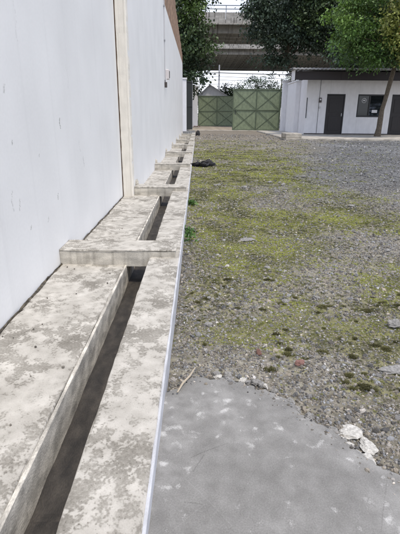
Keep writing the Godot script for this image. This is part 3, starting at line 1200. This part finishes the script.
# ------------------------------------------------------------------ far end: gates
func pillar(called: String, label: String, lo: Vector3, hi: Vector3, group := "") -> void:
	var at := Vector3((lo.x + hi.x) / 2.0, lo.y, (lo.z + hi.z) / 2.0)
	var t := thing(called, label, "pillar", at, group)
	part(t, "shaft", boxm(lo - at, hi - at, 0.015), M.white)
	part(t, "cap", boxm(Vector3(lo.x - 0.04, hi.y + 0.001, lo.z - 0.04) - at, Vector3(hi.x + 0.04, hi.y + 0.09, hi.z + 0.04) - at, 0.012), M.white)

func build_gate_end() -> void:
	pillar("gate_pillar", "square white pillar ending the tall white wall", Vector3(-1.05, 0.0, -31.2), Vector3(-0.78, 3.4, -30.8))
	pillar("gate_pillar", "white pillar at the hinge side of the farther green gate", Vector3(-0.60, 0.0, -43.7), Vector3(-0.04, 3.6, -43.2))
	# leaf folded back, edge on; its backlit darkness is put into the colour
	var d := thing("open_gate_leaf", "steel gate leaf folded open between the two white pillars, coloured dark as if backlit", "gate", Vector3(-0.80, 0.17, -31.6))
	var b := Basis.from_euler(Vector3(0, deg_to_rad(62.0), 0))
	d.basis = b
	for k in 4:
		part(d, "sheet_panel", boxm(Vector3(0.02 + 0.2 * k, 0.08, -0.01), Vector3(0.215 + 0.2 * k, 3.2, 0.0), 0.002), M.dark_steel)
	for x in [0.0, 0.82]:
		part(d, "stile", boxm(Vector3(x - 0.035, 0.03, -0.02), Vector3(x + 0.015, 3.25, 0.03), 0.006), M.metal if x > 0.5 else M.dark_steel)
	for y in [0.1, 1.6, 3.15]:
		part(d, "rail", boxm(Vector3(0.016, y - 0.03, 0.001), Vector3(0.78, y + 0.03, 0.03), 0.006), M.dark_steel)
	# nearer green leaf
	var g := thing("steel_gate", "larger green sheet steel gate leaf with crossed braces beside the white boundary pillar", "gate", Vector3(2.41, 0.19, -32.4))
	gate_leaf(g, 3.33, 2.75)
	part(g, "bolt_plate", boxm(Vector3(0.16, 1.28, 0.046), Vector3(0.30, 1.42, 0.06), 0.004), M.gate_frame)
	var hm := MB.new()
	hm.tube(PackedVector3Array([Vector3(0.2, 1.4, 0.075), Vector3(0.2, 1.12, 0.075), Vector3(0.24, 1.05, 0.085)]), PackedFloat32Array([0.014, 0.014, 0.014]), 7)
	part(g, "bolt_handle", hm.mesh(), M.dark_steel)
	# farther green leaf
	var g2 := thing("steel_gate", "smaller looking green steel gate leaf farther back beside the white pillar and gabled house", "gate", Vector3(0.0, 0.19, -44.0))
	gate_leaf(g2, 3.6, 2.74)
	# threshold and the bare earth between the gates
	var st := structure("kerb", boxm(Vector3(-0.9, 0.05, -32.25), Vector3(5.9, 0.215, -31.95), 0.015), M.apron)
	st.set_meta("label", "low concrete threshold in front of the gate")
	var pv := MB.new()
	pv.quad(Vector3(-3, 0.176, -32.3), Vector3(6, 0.176, -32.3), Vector3(6, 0.176, -46), Vector3(-3, 0.176, -46), Vector3.UP)
	structure("path", pv.mesh(), M.soil).set_meta("label", "bare pale earth between the two gates")
	# bits of brick at the foot of the far pillar
	for k in 3:
		var br := part(self, numbered("brick_rubble"), boxm(Vector3(-0.1, 0, -0.05), Vector3(0.1, 0.07, 0.05), 0.01), M.brick, Vector3(-0.30 + 0.22 * k, 0.178, -42.9 + 0.1 * k), Vector3(0, 0.6 * k + 0.3, 0))
		tag(br, "red brick lying at the foot of the far white pillar", "brick", "bricks at the far pillar")
	# wall between the gate and the guardhouse
	var w := thing("yard_wall", "white rendered wall between the green gate and the guardhouse", "wall", Vector3(5.55, 0.1, -30.6))
	part(w, "wall_panel", boxm(Vector3(0, 0, -0.45), Vector3(0.45, 3.2, 0), 0.01), M.white)
	part(w, "coping", boxm(Vector3(-0.04, 3.201, -0.49), Vector3(0.49, 3.29, 0.04), 0.01), M.white)

# ------------------------------------------------------------------ the guardhouse
func build_guardhouse() -> void:
	var Z := -25.4
	var base := 0.25
	var ap := structure("pavement", boxm(Vector3(4.0, 0.0, -31.0), Vector3(24.0, 0.25, -20.6), 0.02), M.apron)
	ap.set_meta("label", "low concrete apron in front of the guardhouse")
	var g := thing("guardhouse", "low white building with dark flat eaves, dark doors and a window", "building", Vector3(5.9, base, Z))
	var o := Vector3(5.9, base, Z)
	var top := 3.12
	var th := 0.16
	# facade round the openings: [x0, x1, y0, y1]
	for q in [[5.90, 7.02, 0.25, top], [7.02, 8.03, 2.35, top], [8.03, 8.72, 0.25, top], [8.72, 10.18, 0.25, 1.17], [8.72, 10.18, 2.345, top], [10.18, 10.58, 0.25, top], [10.58, 11.6, 2.35, top], [11.6, 24.0, 0.25, top]]:
		part(g, "wall_panel", boxm(Vector3(q[0], q[2], Z - th) - o, Vector3(q[1], q[3], Z) - o, 0.001, Vector3(0, -q[2], 0) + o), M.white)
	part(g, "wall_panel", boxm(Vector3(5.9, 0.25, -30.5) - o, Vector3(5.9 + th, top, Z - th - 0.002) - o, 0.001), M.white)
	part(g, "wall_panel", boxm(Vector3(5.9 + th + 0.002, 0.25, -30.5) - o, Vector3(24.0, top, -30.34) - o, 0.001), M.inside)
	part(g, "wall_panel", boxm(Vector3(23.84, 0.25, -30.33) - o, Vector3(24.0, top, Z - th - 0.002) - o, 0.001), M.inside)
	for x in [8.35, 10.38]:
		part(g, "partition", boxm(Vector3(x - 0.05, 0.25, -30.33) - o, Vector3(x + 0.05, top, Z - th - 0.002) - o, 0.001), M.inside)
	# projecting side wall of the neighbour bay, left of the facade
	part(g, "side_wall", boxm(Vector3(5.62, 0.25, -29.4) - o, Vector3(5.895, 3.05, -27.0) - o, 0.01), M.white)
	part(g, "side_coping", boxm(Vector3(5.58, 3.052, -29.44) - o, Vector3(5.897, 3.13, -26.96) - o, 0.01), M.white)
	part(g, "floor_skirting", boxm(Vector3(5.9, 0.252, Z + 0.001) - o, Vector3(7.02, 0.30, Z + 0.015) - o, 0.002), M.fascia)
	part(g, "floor_skirting", boxm(Vector3(8.03, 0.252, Z + 0.001) - o, Vector3(10.58, 0.30, Z + 0.015) - o, 0.002), M.fascia)
	# roof, dark fascia boards, soffit
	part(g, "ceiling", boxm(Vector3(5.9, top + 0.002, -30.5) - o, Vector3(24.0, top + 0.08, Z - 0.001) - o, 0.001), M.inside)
	var x := 4.96
	while x < 24.5:
		part(g, "fascia_board", boxm(Vector3(x, 2.96, -24.33) - o, Vector3(x + 2.38, 3.37, -24.29) - o, 0.004), M.fascia)
		x += 2.385
	part(g, "soffit", boxm(Vector3(4.96, 3.06, Z + 0.001) - o, Vector3(24.3, 3.10, -24.34) - o, 0.002), M.fascia)
	part(g, "barge_board", boxm(Vector3(4.90, 2.93, -24.9) - o, Vector3(4.955, 3.42, -24.24) - o, 0.006), M.white)
	x = 4.78
	while x < 24.5:
		var sm := MB.new()
		for i in 16:
			var a := x + 0.8 * i / 16.0
			var b := x + 0.8 * (i + 1) / 16.0
			var ya := 3.50 + 0.02 * sin(a * TAU / 0.2)
			var yb := 3.50 + 0.02 * sin(b * TAU / 0.2)
			var zb := -25.1 if x < 5.5 else -31.0
			sm.quad(Vector3(a, ya, -24.0) - o, Vector3(b, yb, -24.0) - o, Vector3(b, yb + (-24.0 - zb) * 0.035, zb) - o, Vector3(a, ya + (-24.0 - zb) * 0.035, zb) - o, Vector3.UP)
			sm.quad(Vector3(a, ya - 0.07, -24.0) - o, Vector3(b, yb - 0.07, -24.0) - o, Vector3(b, yb, -24.0) - o, Vector3(a, ya, -24.0) - o, Vector3(0, 0, 1))
			sm.quad(Vector3(a, ya - 0.07, -24.0) - o, Vector3(b, yb - 0.07, -24.0) - o, Vector3(b, yb - 0.07 + (-24.0 - zb) * 0.035, zb) - o, Vector3(a, ya - 0.07 + (-24.0 - zb) * 0.035, zb) - o, Vector3.DOWN)
		part(g, "roof_sheet", sm.mesh(), M.roof)
		x += 0.8
	# doors
	for dx in [7.02, 10.58]:
		var w := 1.01
		for q in [[0.0, 0.06, 0.0, 2.10], [w - 0.06, w, 0.0, 2.10], [0.061, w - 0.061, 2.04, 2.10]]:
			part(g, "door_frame", boxm(Vector3(dx + q[0], base + q[2], Z - 0.12) - o, Vector3(dx + q[1], base + q[3], Z - 0.03) - o, 0.004), M.frame_dark)
		var dr := part(g, "door", boxm(Vector3(dx + 0.064, base + 0.01, Z - 0.10) - o, Vector3(dx + w - 0.064, base + 2.03, Z - 0.06) - o, 0.004), M.door)
		for j in 2:
			part(dr, "door_panel", boxm(Vector3(dx + 0.19, base + 0.2 + j * 0.95, Z - 0.059) - o, Vector3(dx + w - 0.19, base + 0.95 + j * 0.9, Z - 0.045) - o, 0.008), M.door)
		part(dr, "handle", boxm(Vector3(dx + w - 0.14, base + 0.95, Z - 0.058) - o, Vector3(dx + w - 0.10, base + 1.12, Z - 0.02) - o, 0.006), M.metal)
	# window
	var wf := part(g, "window_frame", boxm(Vector3(8.72, 1.17, Z - 0.11) - o, Vector3(8.79, 2.345, Z - 0.02) - o, 0.004), M.frame_dark)
	for q in [[10.11, 10.18, 1.17, 2.345], [8.791, 10.109, 1.17, 1.25], [8.791, 10.109, 2.27, 2.345], [9.36, 9.43, 1.251, 2.269]]:
		part(wf, "frame_bar", boxm(Vector3(q[0], q[2], Z - 0.11) - o, Vector3(q[1], q[3], Z - 0.025) - o, 0.004), M.frame_dark)
	part(wf, "pane", boxm(Vector3(8.791, 1.251, Z - 0.075) - o, Vector3(9.359, 2.269, Z - 0.069) - o, 0.001), M.glass)
	for k in 6:
		var lb := MB.new()
		lb.box(Vector3(-0.338, -0.088, -0.003), Vector3(0.338, 0.088, 0.003), 0.001, Transform3D(Basis.from_euler(Vector3(-0.35, 0, 0)), Vector3(9.77, 1.34 + 0.168 * k, Z - 0.07) - o))
		part(wf, "glass_louvre", lb.mesh(), M.glass)
	# round white notice: ring with a bar
	var rm := MB.new()
	var rp := PackedVector3Array()
	var rq := PackedFloat32Array()
	for k in 25:
		rp.append(Vector3(9.085 + 0.115 * cos(TAU * k / 24.0), 2.03 + 0.115 * sin(TAU * k / 24.0), Z - 0.062) - o)
		rq.append(0.012)
	rm.tube(rp, rq, 6)
	rm.box(Vector3(9.03, 2.01, Z - 0.066) - o, Vector3(9.14, 2.06, Z - 0.060) - o, 0.001)
	part(wf, "round_notice", rm.mesh(), M.paper)
	part(wf, "paper_notice", boxm(Vector3(9.56, 1.40, Z - 0.018) - o, Vector3(9.86, 1.55, Z - 0.014) - o, 0.001), M.paper)
	var blk := part(self, "concrete_step", boxm(Vector3(-0.37, 0, -0.55), Vector3(0.37, 0.20, 0.55), 0.02), M.apron, Vector3(4.36, 0.252, -21.2))
	tag(blk, "low pale concrete block at the corner of the guardhouse apron", "step")
	# conduit, meter and plate on the facade
	var c := thing("electric_meter", "small dark meter box and cable fixed to the guardhouse facade", "meter", Vector3(6.6, base, Z))
	var pm := MB.new()
	pm.tube(PackedVector3Array([Vector3(0, 0.06, 0.012), Vector3(0.0, 1.5, 0.012), Vector3(0.02, 2.85, 0.012)]), PackedFloat32Array([0.01, 0.01, 0.01]), 6)
	part(c, "cable", pm.mesh(), M.dark_steel)
	part(c, "meter_box", boxm(Vector3(-0.02, 1.66, 0.026), Vector3(0.12, 1.9, 0.11), 0.012), M.box_dark)
	part(c, "meter_dial", boxm(Vector3(0.015, 1.77, 0.111), Vector3(0.085, 1.85, 0.118), 0.003), M.paper)
	part(c, "plate", boxm(Vector3(0.01, 1.36, 0.026), Vector3(0.09, 1.45, 0.05), 0.004), M.metal)
	var sl := part(self, "wall_slot", boxm(Vector3(5.93, 1.1, Z + 0.001), Vector3(5.965, 2.15, Z + 0.03), 0.004), M.dark_steel)
	tag(sl, "thin dark upright bar on the guardhouse corner", "bar")

# ------------------------------------------------------------------ elevated roads
func build_flyover() -> void:
	# [name label, front z, depth, top of parapet, underside]
	for q in [["nearer concrete elevated road with stained parapet and railing crossing behind the trees", 50.0, 9.0, 11.05, 10.05], ["second concrete elevated road beyond, with a dark ribbed underside", 69.0, 26.0, 11.8, 10.3]]:
		var t := thing("elevated_road", q[0], "flyover", Vector3(8, 0.17, -q[1] - q[2] / 2.0))
		var o := t.position
		var z0: float = -q[1]
		var z1: float = -q[1] - q[2]
		part(t, "deck", boxm(Vector3(-60, q[4], z1) - o, Vector3(80, q[4] + 0.35, z0 - 0.26) - o, 0.02), M.overpass2)
		part(t, "road_surface", boxm(Vector3(-60, q[4] + 0.351, z1 + 0.3) - o, Vector3(80, q[4] + 0.40, z0 - 0.3) - o, 0.01), M.asphalt)
		var x := -36.0
		while x < 50.0:
			part(t, "parapet_panel", boxm(Vector3(x + 0.01, q[4] - 0.02, z0 - 0.25) - o, Vector3(x + 2.96, q[3], z0) - o, 0.03, Vector3(x * 0.37, 0, 0)), M.overpass)
			x += 2.98
		part(t, "parapet_ledge", boxm(Vector3(-36, q[4] - 0.12, z0 - 0.24) - o, Vector3(50, q[4] - 0.022, z0 + 0.06) - o, 0.02), M.overpass2)
		part(t, "rear_parapet", boxm(Vector3(-60, q[4] + 0.352, z1) - o, Vector3(80, q[3], z1 + 0.25) - o, 0.03), M.overpass2)
		# girders below, along the road
		var n := int(q[2] / 2.2)
		for k in n:
			var z := lerpf(z0 - 1.2, z1 + 0.8, float(k) / (n - 1))
			part(t, "girder", boxm(Vector3(-60, q[4] - 0.75, z - 0.22) - o, Vector3(80, q[4] - 0.001, z + 0.22) - o, 0.03), M.overpass2)
		for px in [-34.0, -12.0, 26.0, 48.0]:
			part(t, "pier_cap", boxm(Vector3(px - 0.9, q[4] - 2.0, z1 + 0.4) - o, Vector3(px + 0.9, q[4] - 0.752, z0 - 0.6) - o, 0.08), M.overpass2)
			part(t, "pier", boxm(Vector3(px - 0.7, 0.0, (z0 + z1) / 2.0 - 1.4) - o, Vector3(px + 0.7, q[4] - 2.001, (z0 + z1) / 2.0 + 1.4) - o, 0.12), M.overpass2)
		for k in 2:
			var rm := MB.new()
			rm.tube(PackedVector3Array([Vector3(-36, q[3] + 0.3 + 0.32 * k, z0 - 0.12) - o, Vector3(50, q[3] + 0.3 + 0.32 * k, z0 - 0.12) - o]), PackedFloat32Array([0.04, 0.04]), 7)
			part(t, "handrail", rm.mesh(), M.rail)
		x = -36.0
		while x < 50.0:
			part(t, "rail_post", boxm(Vector3(x, q[3] + 0.001, z0 - 0.15) - o, Vector3(x + 0.07, q[3] + 0.64, z0 - 0.09) - o, 0.01), M.rail)
			x += 2.98

func build_background() -> void:
	# gabled house beyond the gates
	var h := thing("house", "small grey gabled house seen over the farther green gate", "house", Vector3(1.6, 0.17, -62))
	part(h, "wall", boxm(Vector3(-1.5, -0.2, -8), Vector3(2.3, 3.45, 0), 0.02), M.white)
	var gb := MB.new()
	gb.tri(Vector3(-1.5, 3.452, 0.0), Vector3(2.3, 3.452, 0.0), Vector3(-0.1, 4.75, 0.0), Vector3(0, 0, 1), Vector2(0, 0), Vector2(3.8, 0), Vector2(1.4, 1.3))
	gb.tri(Vector3(-1.5, 3.452, -8.0), Vector3(2.3, 3.452, -8.0), Vector3(-0.1, 4.75, -8.0), Vector3(0, 0, -1), Vector2(0, 0), Vector2(3.8, 0), Vector2(1.4, 1.3))
	part(h, "gable", gb.mesh(), M.white)
	for sgn in [-1, 1]:
		var rb := MB.new()
		var e := Vector3(-2.0, 3.1, 0.35) if sgn < 0 else Vector3(2.75, 3.22, 0.35)
		var r := Vector3(-0.1, 4.86, 0.35)
		var back := Vector3(0, 0, -8.7)
		rb.quad(e, r, r + back, e + back, Vector3(sgn, 1, 0), [Vector2(0, 0), Vector2(0, 2), Vector2(8, 2), Vector2(8, 0)])
		rb.quad(e - Vector3(0, 0.12, 0), r - Vector3(0, 0.12, 0), r, e, Vector3(0, 0, 1))
		rb.quad(e - Vector3(0, 0.12, 0), r - Vector3(0, 0.12, 0), r + back - Vector3(0, 0.12, 0), e + back - Vector3(0, 0.12, 0), Vector3(-sgn, -1, 0))
		part(h, "roof", rb.mesh(), M.tile)
	# poles and overhead wires under the elevated road
	var px := [-14.0, 2.9, 30.0]
	for i in 3:
		var p := thing("utility_pole", ["pale utility pole behind the tall white wall", "slim pale utility pole rising beside the gabled house", "pale utility pole behind the guardhouse"][i], "pole", Vector3(px[i], 0.17, -66.0))
		var pm := MB.new()
		pm.tube(PackedVector3Array([Vector3(0, -0.2, 0), Vector3(0, 3, 0), Vector3(0, 7.6, 0)]), PackedFloat32Array([0.14, 0.12, 0.09]), 9)
		part(p, "shaft", pm.mesh(), M.pipe)
		part(p, "crossarm", boxm(Vector3(-0.06, 6.2, -0.7), Vector3(0.06, 6.32, 0.7), 0.01), M.dark_steel)
	var hs := [7.35, 6.75, 6.3, 5.85, 5.35]
	for k in hs.size():
		for sp in 2:
			var wr := part(self, numbered("overhead_wire"), wires(Vector3(px[sp], hs[k], -66 + 0.3 * (k % 2)), Vector3(px[sp + 1], hs[k] - 0.08 * k * sp, -66 + 0.3 * (k % 2)), 0.12 + 0.03 * k, 0.022 if k != 1 else 0.05), M.wire)
			tag(wr, "dark overhead wire strung level between the utility poles", "wire", "overhead wires under the elevated road")

func build_trees() -> void:
	var dark := [Color(0.04, 0.066, 0.033), Color(0.065, 0.10, 0.038), Color(0.10, 0.155, 0.045), Color(0.06, 0.088, 0.058)]
	tree("street_tree", "dense dark green tree overhanging the end of the white wall", Vector3(-3.0, 0.17, -39.5), [Vector3(0, 0, 0), Vector3(0.1, 3, 0), Vector3(0.4, 7, 0), Vector3(0.2, 11, 0)], 0.26,
		[[Vector3(0.6, 9.6, 0), Vector3(3.4, 3.4, 3.2), 120, 0], [Vector3(2.2, 5.2, 0.3), Vector3(1.6, 2.6, 2.2), 70, 0], [Vector3(-0.5, 6.5, 0), Vector3(3.2, 3.5, 3.0), 110, 0], [Vector3(2.4, 8.8, 2.0), Vector3(1.0, 1.2, 0.8), 22, 2], [Vector3(2.8, 6.6, 1.6), Vector3(1.4, 1.5, 1.0), 26, 1], [Vector3(5.2, 11.2, 1.0), Vector3(1.5, 0.9, 1.0), 12, 0], [Vector3(4.0, 10.6, 0.5), Vector3(1.6, 1.0, 1.0), 14, 1]], 62, 0.78, 0.26, dark, 601)
	tree("street_tree", "large dark tree with a leaning trunk in front of the elevated road", Vector3(9.6, 0.17, -42.0), [Vector3(0, 0, 0), Vector3(-0.6, 3, 0), Vector3(-2.0, 6, 0), Vector3(-1.5, 11, 0)], 0.22,
		[[Vector3(-1.6, 10.2, 0), Vector3(4.0, 3.6, 3.0), 210, 3], [Vector3(1.8, 10.0, 0.6), Vector3(3.6, 3.6, 3.0), 190, 0], [Vector3(-3.6, 8.6, 0.8), Vector3(2.2, 2.2, 1.8), 70, 3], [Vector3(0.5, 7.4, 0), Vector3(4.8, 1.4, 2.5), 120, 3], [Vector3(-0.3, 9.8, 2.4), Vector3(2.0, 2.4, 1.0), 50, 1], [Vector3(-3.6, 5.7, 0.3), Vector3(1.4, 0.35, 0.8), 9, 3], [Vector3(-1.9, 5.5, 0.3), Vector3(0.9, 0.35, 0.6), 6, 3], [Vector3(-3.3, 12.2, 0), Vector3(2.2, 1.6, 1.6), 40, 3]], 64, 0.75, 0.25, dark, 631)
	tree("street_tree", "dark tree filling the gap above the guardhouse roof", Vector3(15.5, 0.17, -36.5), [Vector3(0, 0, 0), Vector3(0.1, 3, 0), Vector3(-0.4, 6, 0), Vector3(0, 10, 0)], 0.24,
		[[Vector3(-1.4, 7.6, 0), Vector3(4.2, 3.4, 2.6), 170, 0], [Vector3(1.6, 9.2, 0), Vector3(4.0, 3.4, 2.6), 130, 3], [Vector3(-3.2, 5.4, 0.5), Vector3(2.8, 1.6, 1.6), 70, 3]], 64, 0.75, 0.25, dark, 661)
	# the nearer tree on the apron, turning yellow on one side
	var green := [Color(0.08, 0.15, 0.032), Color(0.12, 0.20, 0.04), Color(0.19, 0.21, 0.045), Color(0.32, 0.20, 0.05), Color(0.05, 0.10, 0.028)]
	tree("shade_tree", "bright green tree with yellowing leaves growing before the guardhouse window", Vector3(9.12, 0.25, -23.05), [Vector3(0, -0.05, 0), Vector3(0.05, 1.2, 0.0), Vector3(0.26, 2.7, 0.1), Vector3(0.5, 4.2, 0.2), Vector3(0.5, 6.2, 0.2)], 0.135,
		[[Vector3(-0.1, 5.6, 0.2), Vector3(2.5, 2.4, 2.2), 85, 0], [Vector3(-1.9, 5.2, 0.3), Vector3(1.5, 1.5, 1.4), 42, 1], [Vector3(-1.2, 4.0, 0.6), Vector3(1.6, 0.9, 1.2), 55, 0], [Vector3(1.6, 5.0, 0.2), Vector3(2.0, 1.9, 1.8), 52, 0], [Vector3(0.0, 4.7, 1.9), Vector3(0.9, 1.6, 0.7), 32, 2], [Vector3(0.1, 5.4, 2.1), Vector3(0.5, 1.1, 0.4), 8, 3], [Vector3(0.2, 3.6, 1.0), Vector3(1.4, 0.5, 1.0), 26, 4], [Vector3(-0.5, 5.0, 2.0), Vector3(0.6, 1.0, 0.5), 12, 2], [Vector3(0.0, 7.4, 0), Vector3(2.2, 1.4, 2.0), 60, 1]], 95, 0.46, 0.135, green, 701, "", 26)
	# far trees beneath the elevated road
	var far_leaf := [Color(0.05, 0.085, 0.04), Color(0.065, 0.10, 0.04), Color(0.12, 0.17, 0.05)]  # ordinary foliage greens for the distant crowns
	var far := [[8.0, 96.0, 7.2, 2.4, 2, "low pale green shrub beyond the farther gate"], [12.4, 102.0, 9.6, 3.4, 0, "far grey green tree seen between the gate and the elevated road"], [17.6, 100.0, 10.6, 4.2, 1, "far bushy tree beneath the elevated road, beside the leaning trunk"], [23.0, 104.0, 10.5, 4.2, 0, "far tree peeping past the guardhouse roof"], [5.2, 88.0, 6.6, 1.7, 0, "small far tree behind the gabled house"], [-3.0, 90.0, 7.5, 3.5, 0, "far tree behind the white pillar"]]
	for q in far:
		tree("far_tree", q[5], Vector3(q[0], 0.17, -q[1]), [Vector3(0, 0, 0), Vector3(0.1, q[2] * 0.4, 0), Vector3(0, q[2] * 0.8, 0)], 0.2,
			[[Vector3(0, q[2] * 0.55, 0), Vector3(q[3], q[2] * 0.42, q[3]), 60, q[4]], [Vector3(q[3] * 0.5, q[2] * 0.45, 0.5), Vector3(q[3] * 0.8, q[2] * 0.35, q[3] * 0.8), 30, q[4]]], 60, 0.95, 0.30, far_leaf, 800 + int(q[1]), "trees far beyond the gates", 6)

# ------------------------------------------------------------------ small things lying about
# a broken piece: a block cut by random planes, its faces slightly rough
func rubble(r: Vector3, sd: int) -> ArrayMesh:
	var g := RandomNumberGenerator.new()
	g.seed = sd
	var nz := FastNoiseLite.new()
	nz.seed = sd
	nz.frequency = 1.2
	var pl := []
	for k in 11:
		pl.append([Vector3(g.randfn(), g.randfn(), g.randfn()).normalized(), g.randf_range(0.62, 0.95)])
	var mb := MB.new()
	var rows := 14
	var cols := 22
	var pts := []
	for i in rows + 1:
		var line := []
		for j in cols:
			var th := PI * i / rows
			var ph := TAU * j / cols
			var d := Vector3(sin(th) * cos(ph), cos(th), sin(th) * sin(ph))
			var k := 1.25
			for p in pl:
				var c: float = d.dot(p[0])
				if c > 0.05:
					k = minf(k, p[1] / c)
			line.append(d * r * k * (1.0 + 0.30 * nz.get_noise_3dv(d * 2.2) + 0.16 * nz.get_noise_3dv(d * 6.0)))
		pts.append(line)
	for i in rows:
		for j in cols:
			var a: Vector3 = pts[i][j]
			var c: Vector3 = pts[i + 1][(j + 1) % cols]
			mb.quad(a, pts[i][(j + 1) % cols], c, pts[i + 1][j], (a + c) / 2.0)
	return mb.mesh()

func lump_thing(called: String, label: String, category: String, r: Vector3, x: float, s: float, m: Material, sd: int, rough := 0.4, sink := 0.35, group := "", yaw := 0.0) -> void:
	var o := part(self, numbered(called), rubble(r, sd), m, Vector3(x, ground_level(x, s) + r.y * (1.0 - sink), -s), Vector3(0, yaw, 0))
	tag(o, label, category, group)

func build_litter() -> void:
	lump_thing("plaster_chunk", "largest white plaster chunk beside the broken concrete edge", "rubble", Vector3(0.044, 0.009, 0.038), 0.615, 1.44, M.lime, 901, 0.35, 0.2)
	lump_thing("plaster_chunk", "narrow white plaster chunk between two others at the concrete edge", "rubble", Vector3(0.03, 0.010, 0.05), 0.672, 1.37, M.lime, 902, 0.4, 0.1)
	lump_thing("plaster_chunk", "small oval white plaster chunk touching the broken concrete edge", "rubble", Vector3(0.03, 0.010, 0.033), 0.645, 1.285, M.lime, 903, 0.3, 0.1)
	lump_thing("brick_chip", "red brick chip lying on grey gravel", "rubble", Vector3(0.025, 0.014, 0.018), 0.53, 1.93, M.brick, 905, 0.4, 0.1)
	lump_thing("brick_chip", "dull brown brick fragment near mossy gravel", "rubble", Vector3(0.015, 0.011, 0.026), 0.33, 2.04, flat(srgb(112, 84, 74), 0.95), 906, 0.4, 0.1)
	lump_thing("stone", "flat grey stone slab lying on the gravel near moss", "stone", Vector3(0.08, 0.014, 0.055), 1.02, 1.9, M.greystone, 907, 0.3, 0.4)
	lump_thing("stone", "pale flat stone half sunk in the mossy yard", "stone", Vector3(0.08, 0.012, 0.06), 0.52, 4.3, M.greystone, 908, 0.3, 0.3)
	var r := RandomNumberGenerator.new()
	r.seed = 31
	for k in 26:
		var f := r.randf()
		var i := int(f * 14.0) + 1
		var a := Vector2(PATCH[i][0], PATCH[i][1]).lerp(Vector2(PATCH[i + 1][0], PATCH[i + 1][1]), r.randf())
		a += Vector2(r.randf_range(0.0, 0.05), r.randf_range(0.02, 0.07))
		var sz := r.randf_range(0.012, 0.026)
		lump_thing("rubble_stone", "grey broken stone lying along the edge of the concrete paving", "stone", Vector3(sz, sz * 0.7, sz * 0.9), a.x, a.y, M.greystone if k % 3 else M.lime, 930 + k, 0.5, 0.2, "stones along the broken concrete edge", r.randf() * 6.0)
	for k in 34:
		var x := r.randf_range(0.0, 3.2)
		var s := r.randf_range(2.0, 9.0)
		if x > 0.3 + s * 0.5:
			continue
		var sz := r.randf_range(0.022, 0.05)
		lump_thing("loose_stone", "loose grey stone lying on the mossy gravel yard", "stone", Vector3(sz, sz * 0.5, sz * 0.8), x, s, M.greystone, 960 + k, 0.5, 0.3, "loose stones on the yard", r.randf() * 6.0)
	# twig
	var mb := MB.new()
	mb.tube(PackedVector3Array([Vector3(-0.082, 0.075, -1.60), Vector3(-0.06, 0.082, -1.66), Vector3(-0.03, 0.07, -1.735), Vector3(-0.006, 0.055, -1.83)]), PackedFloat32Array([0.0035, 0.005, 0.005, 0.003]), 6)
	var tw := part(self, "twig", mb.mesh(), M.twig)
	tag(tw, "thin pale twig lying across the concrete edge near the drain", "twig")
	# black plastic rubbish by the drain
	var p := thing("plastic_rubbish", "crumpled black plastic rubbish lying beside the drain curb", "rubbish", Vector3(0.12, ground_level(0.12, 10.2), -10.2))
	part(p, "bag", stone(Vector3(0.16, 0.07, 0.10), 991, 0.9, 4), M.black, Vector3(0.1, 0.05, 0))
	part(p, "torn_sheet", stone(Vector3(0.16, 0.05, 0.10), 992, 1.0, 4), M.black, Vector3(-0.13, 0.03, 0.05))
	part(p, "torn_sheet", stone(Vector3(0.10, 0.045, 0.07), 993, 1.0, 4), M.black, Vector3(0.02, 0.04, 0.16))
	var d := part(self, "rubbish_heap", stone(Vector3(0.11, 0.15, 0.13), 994, 0.9, 4), M.black, Vector3(0.0, 0.25, -24.0))
	tag(d, "small dark heap against the far end of the drain", "rubbish")
	# weeds at the foot of the curb
	for q in [[-0.10, 4.25, 0.10], [-0.11, 4.5, 0.07], [-0.10, 6.0, 0.06]]:
		var w := thing("weed", ["tallest green weed growing against the drain curb", "short green weed just beyond the tallest one at the curb", "small weed at the curb near the second cross beam"][[4.25, 4.5, 6.0].find(q[1])], "weed", Vector3(q[0], ground_level(q[0], q[1]), -q[1]))
		var clumps := []
		for k in 7:
			clumps.append([Vector3(r.randf_range(-0.02, 0.05), r.randf_range(0.02, q[2]), r.randf_range(-0.06, 0.06)), 0.045, 0])
		part(w, "leaves", leaf_mesh(clumps, 16, 0.035, [Color(0.09, 0.19, 0.04)], 1200 + int(q[1] * 10), -0.2), M.plain_leaf)
		var sm := MB.new()
		sm.tube(PackedVector3Array([Vector3(0, -0.01, 0), Vector3(0.01, q[2] * 0.5, 0.01), Vector3(0.02, q[2], 0)]), PackedFloat32Array([0.004, 0.003, 0.001]), 5)
		part(w, "stem", sm.mesh(), M.plain_leaf)
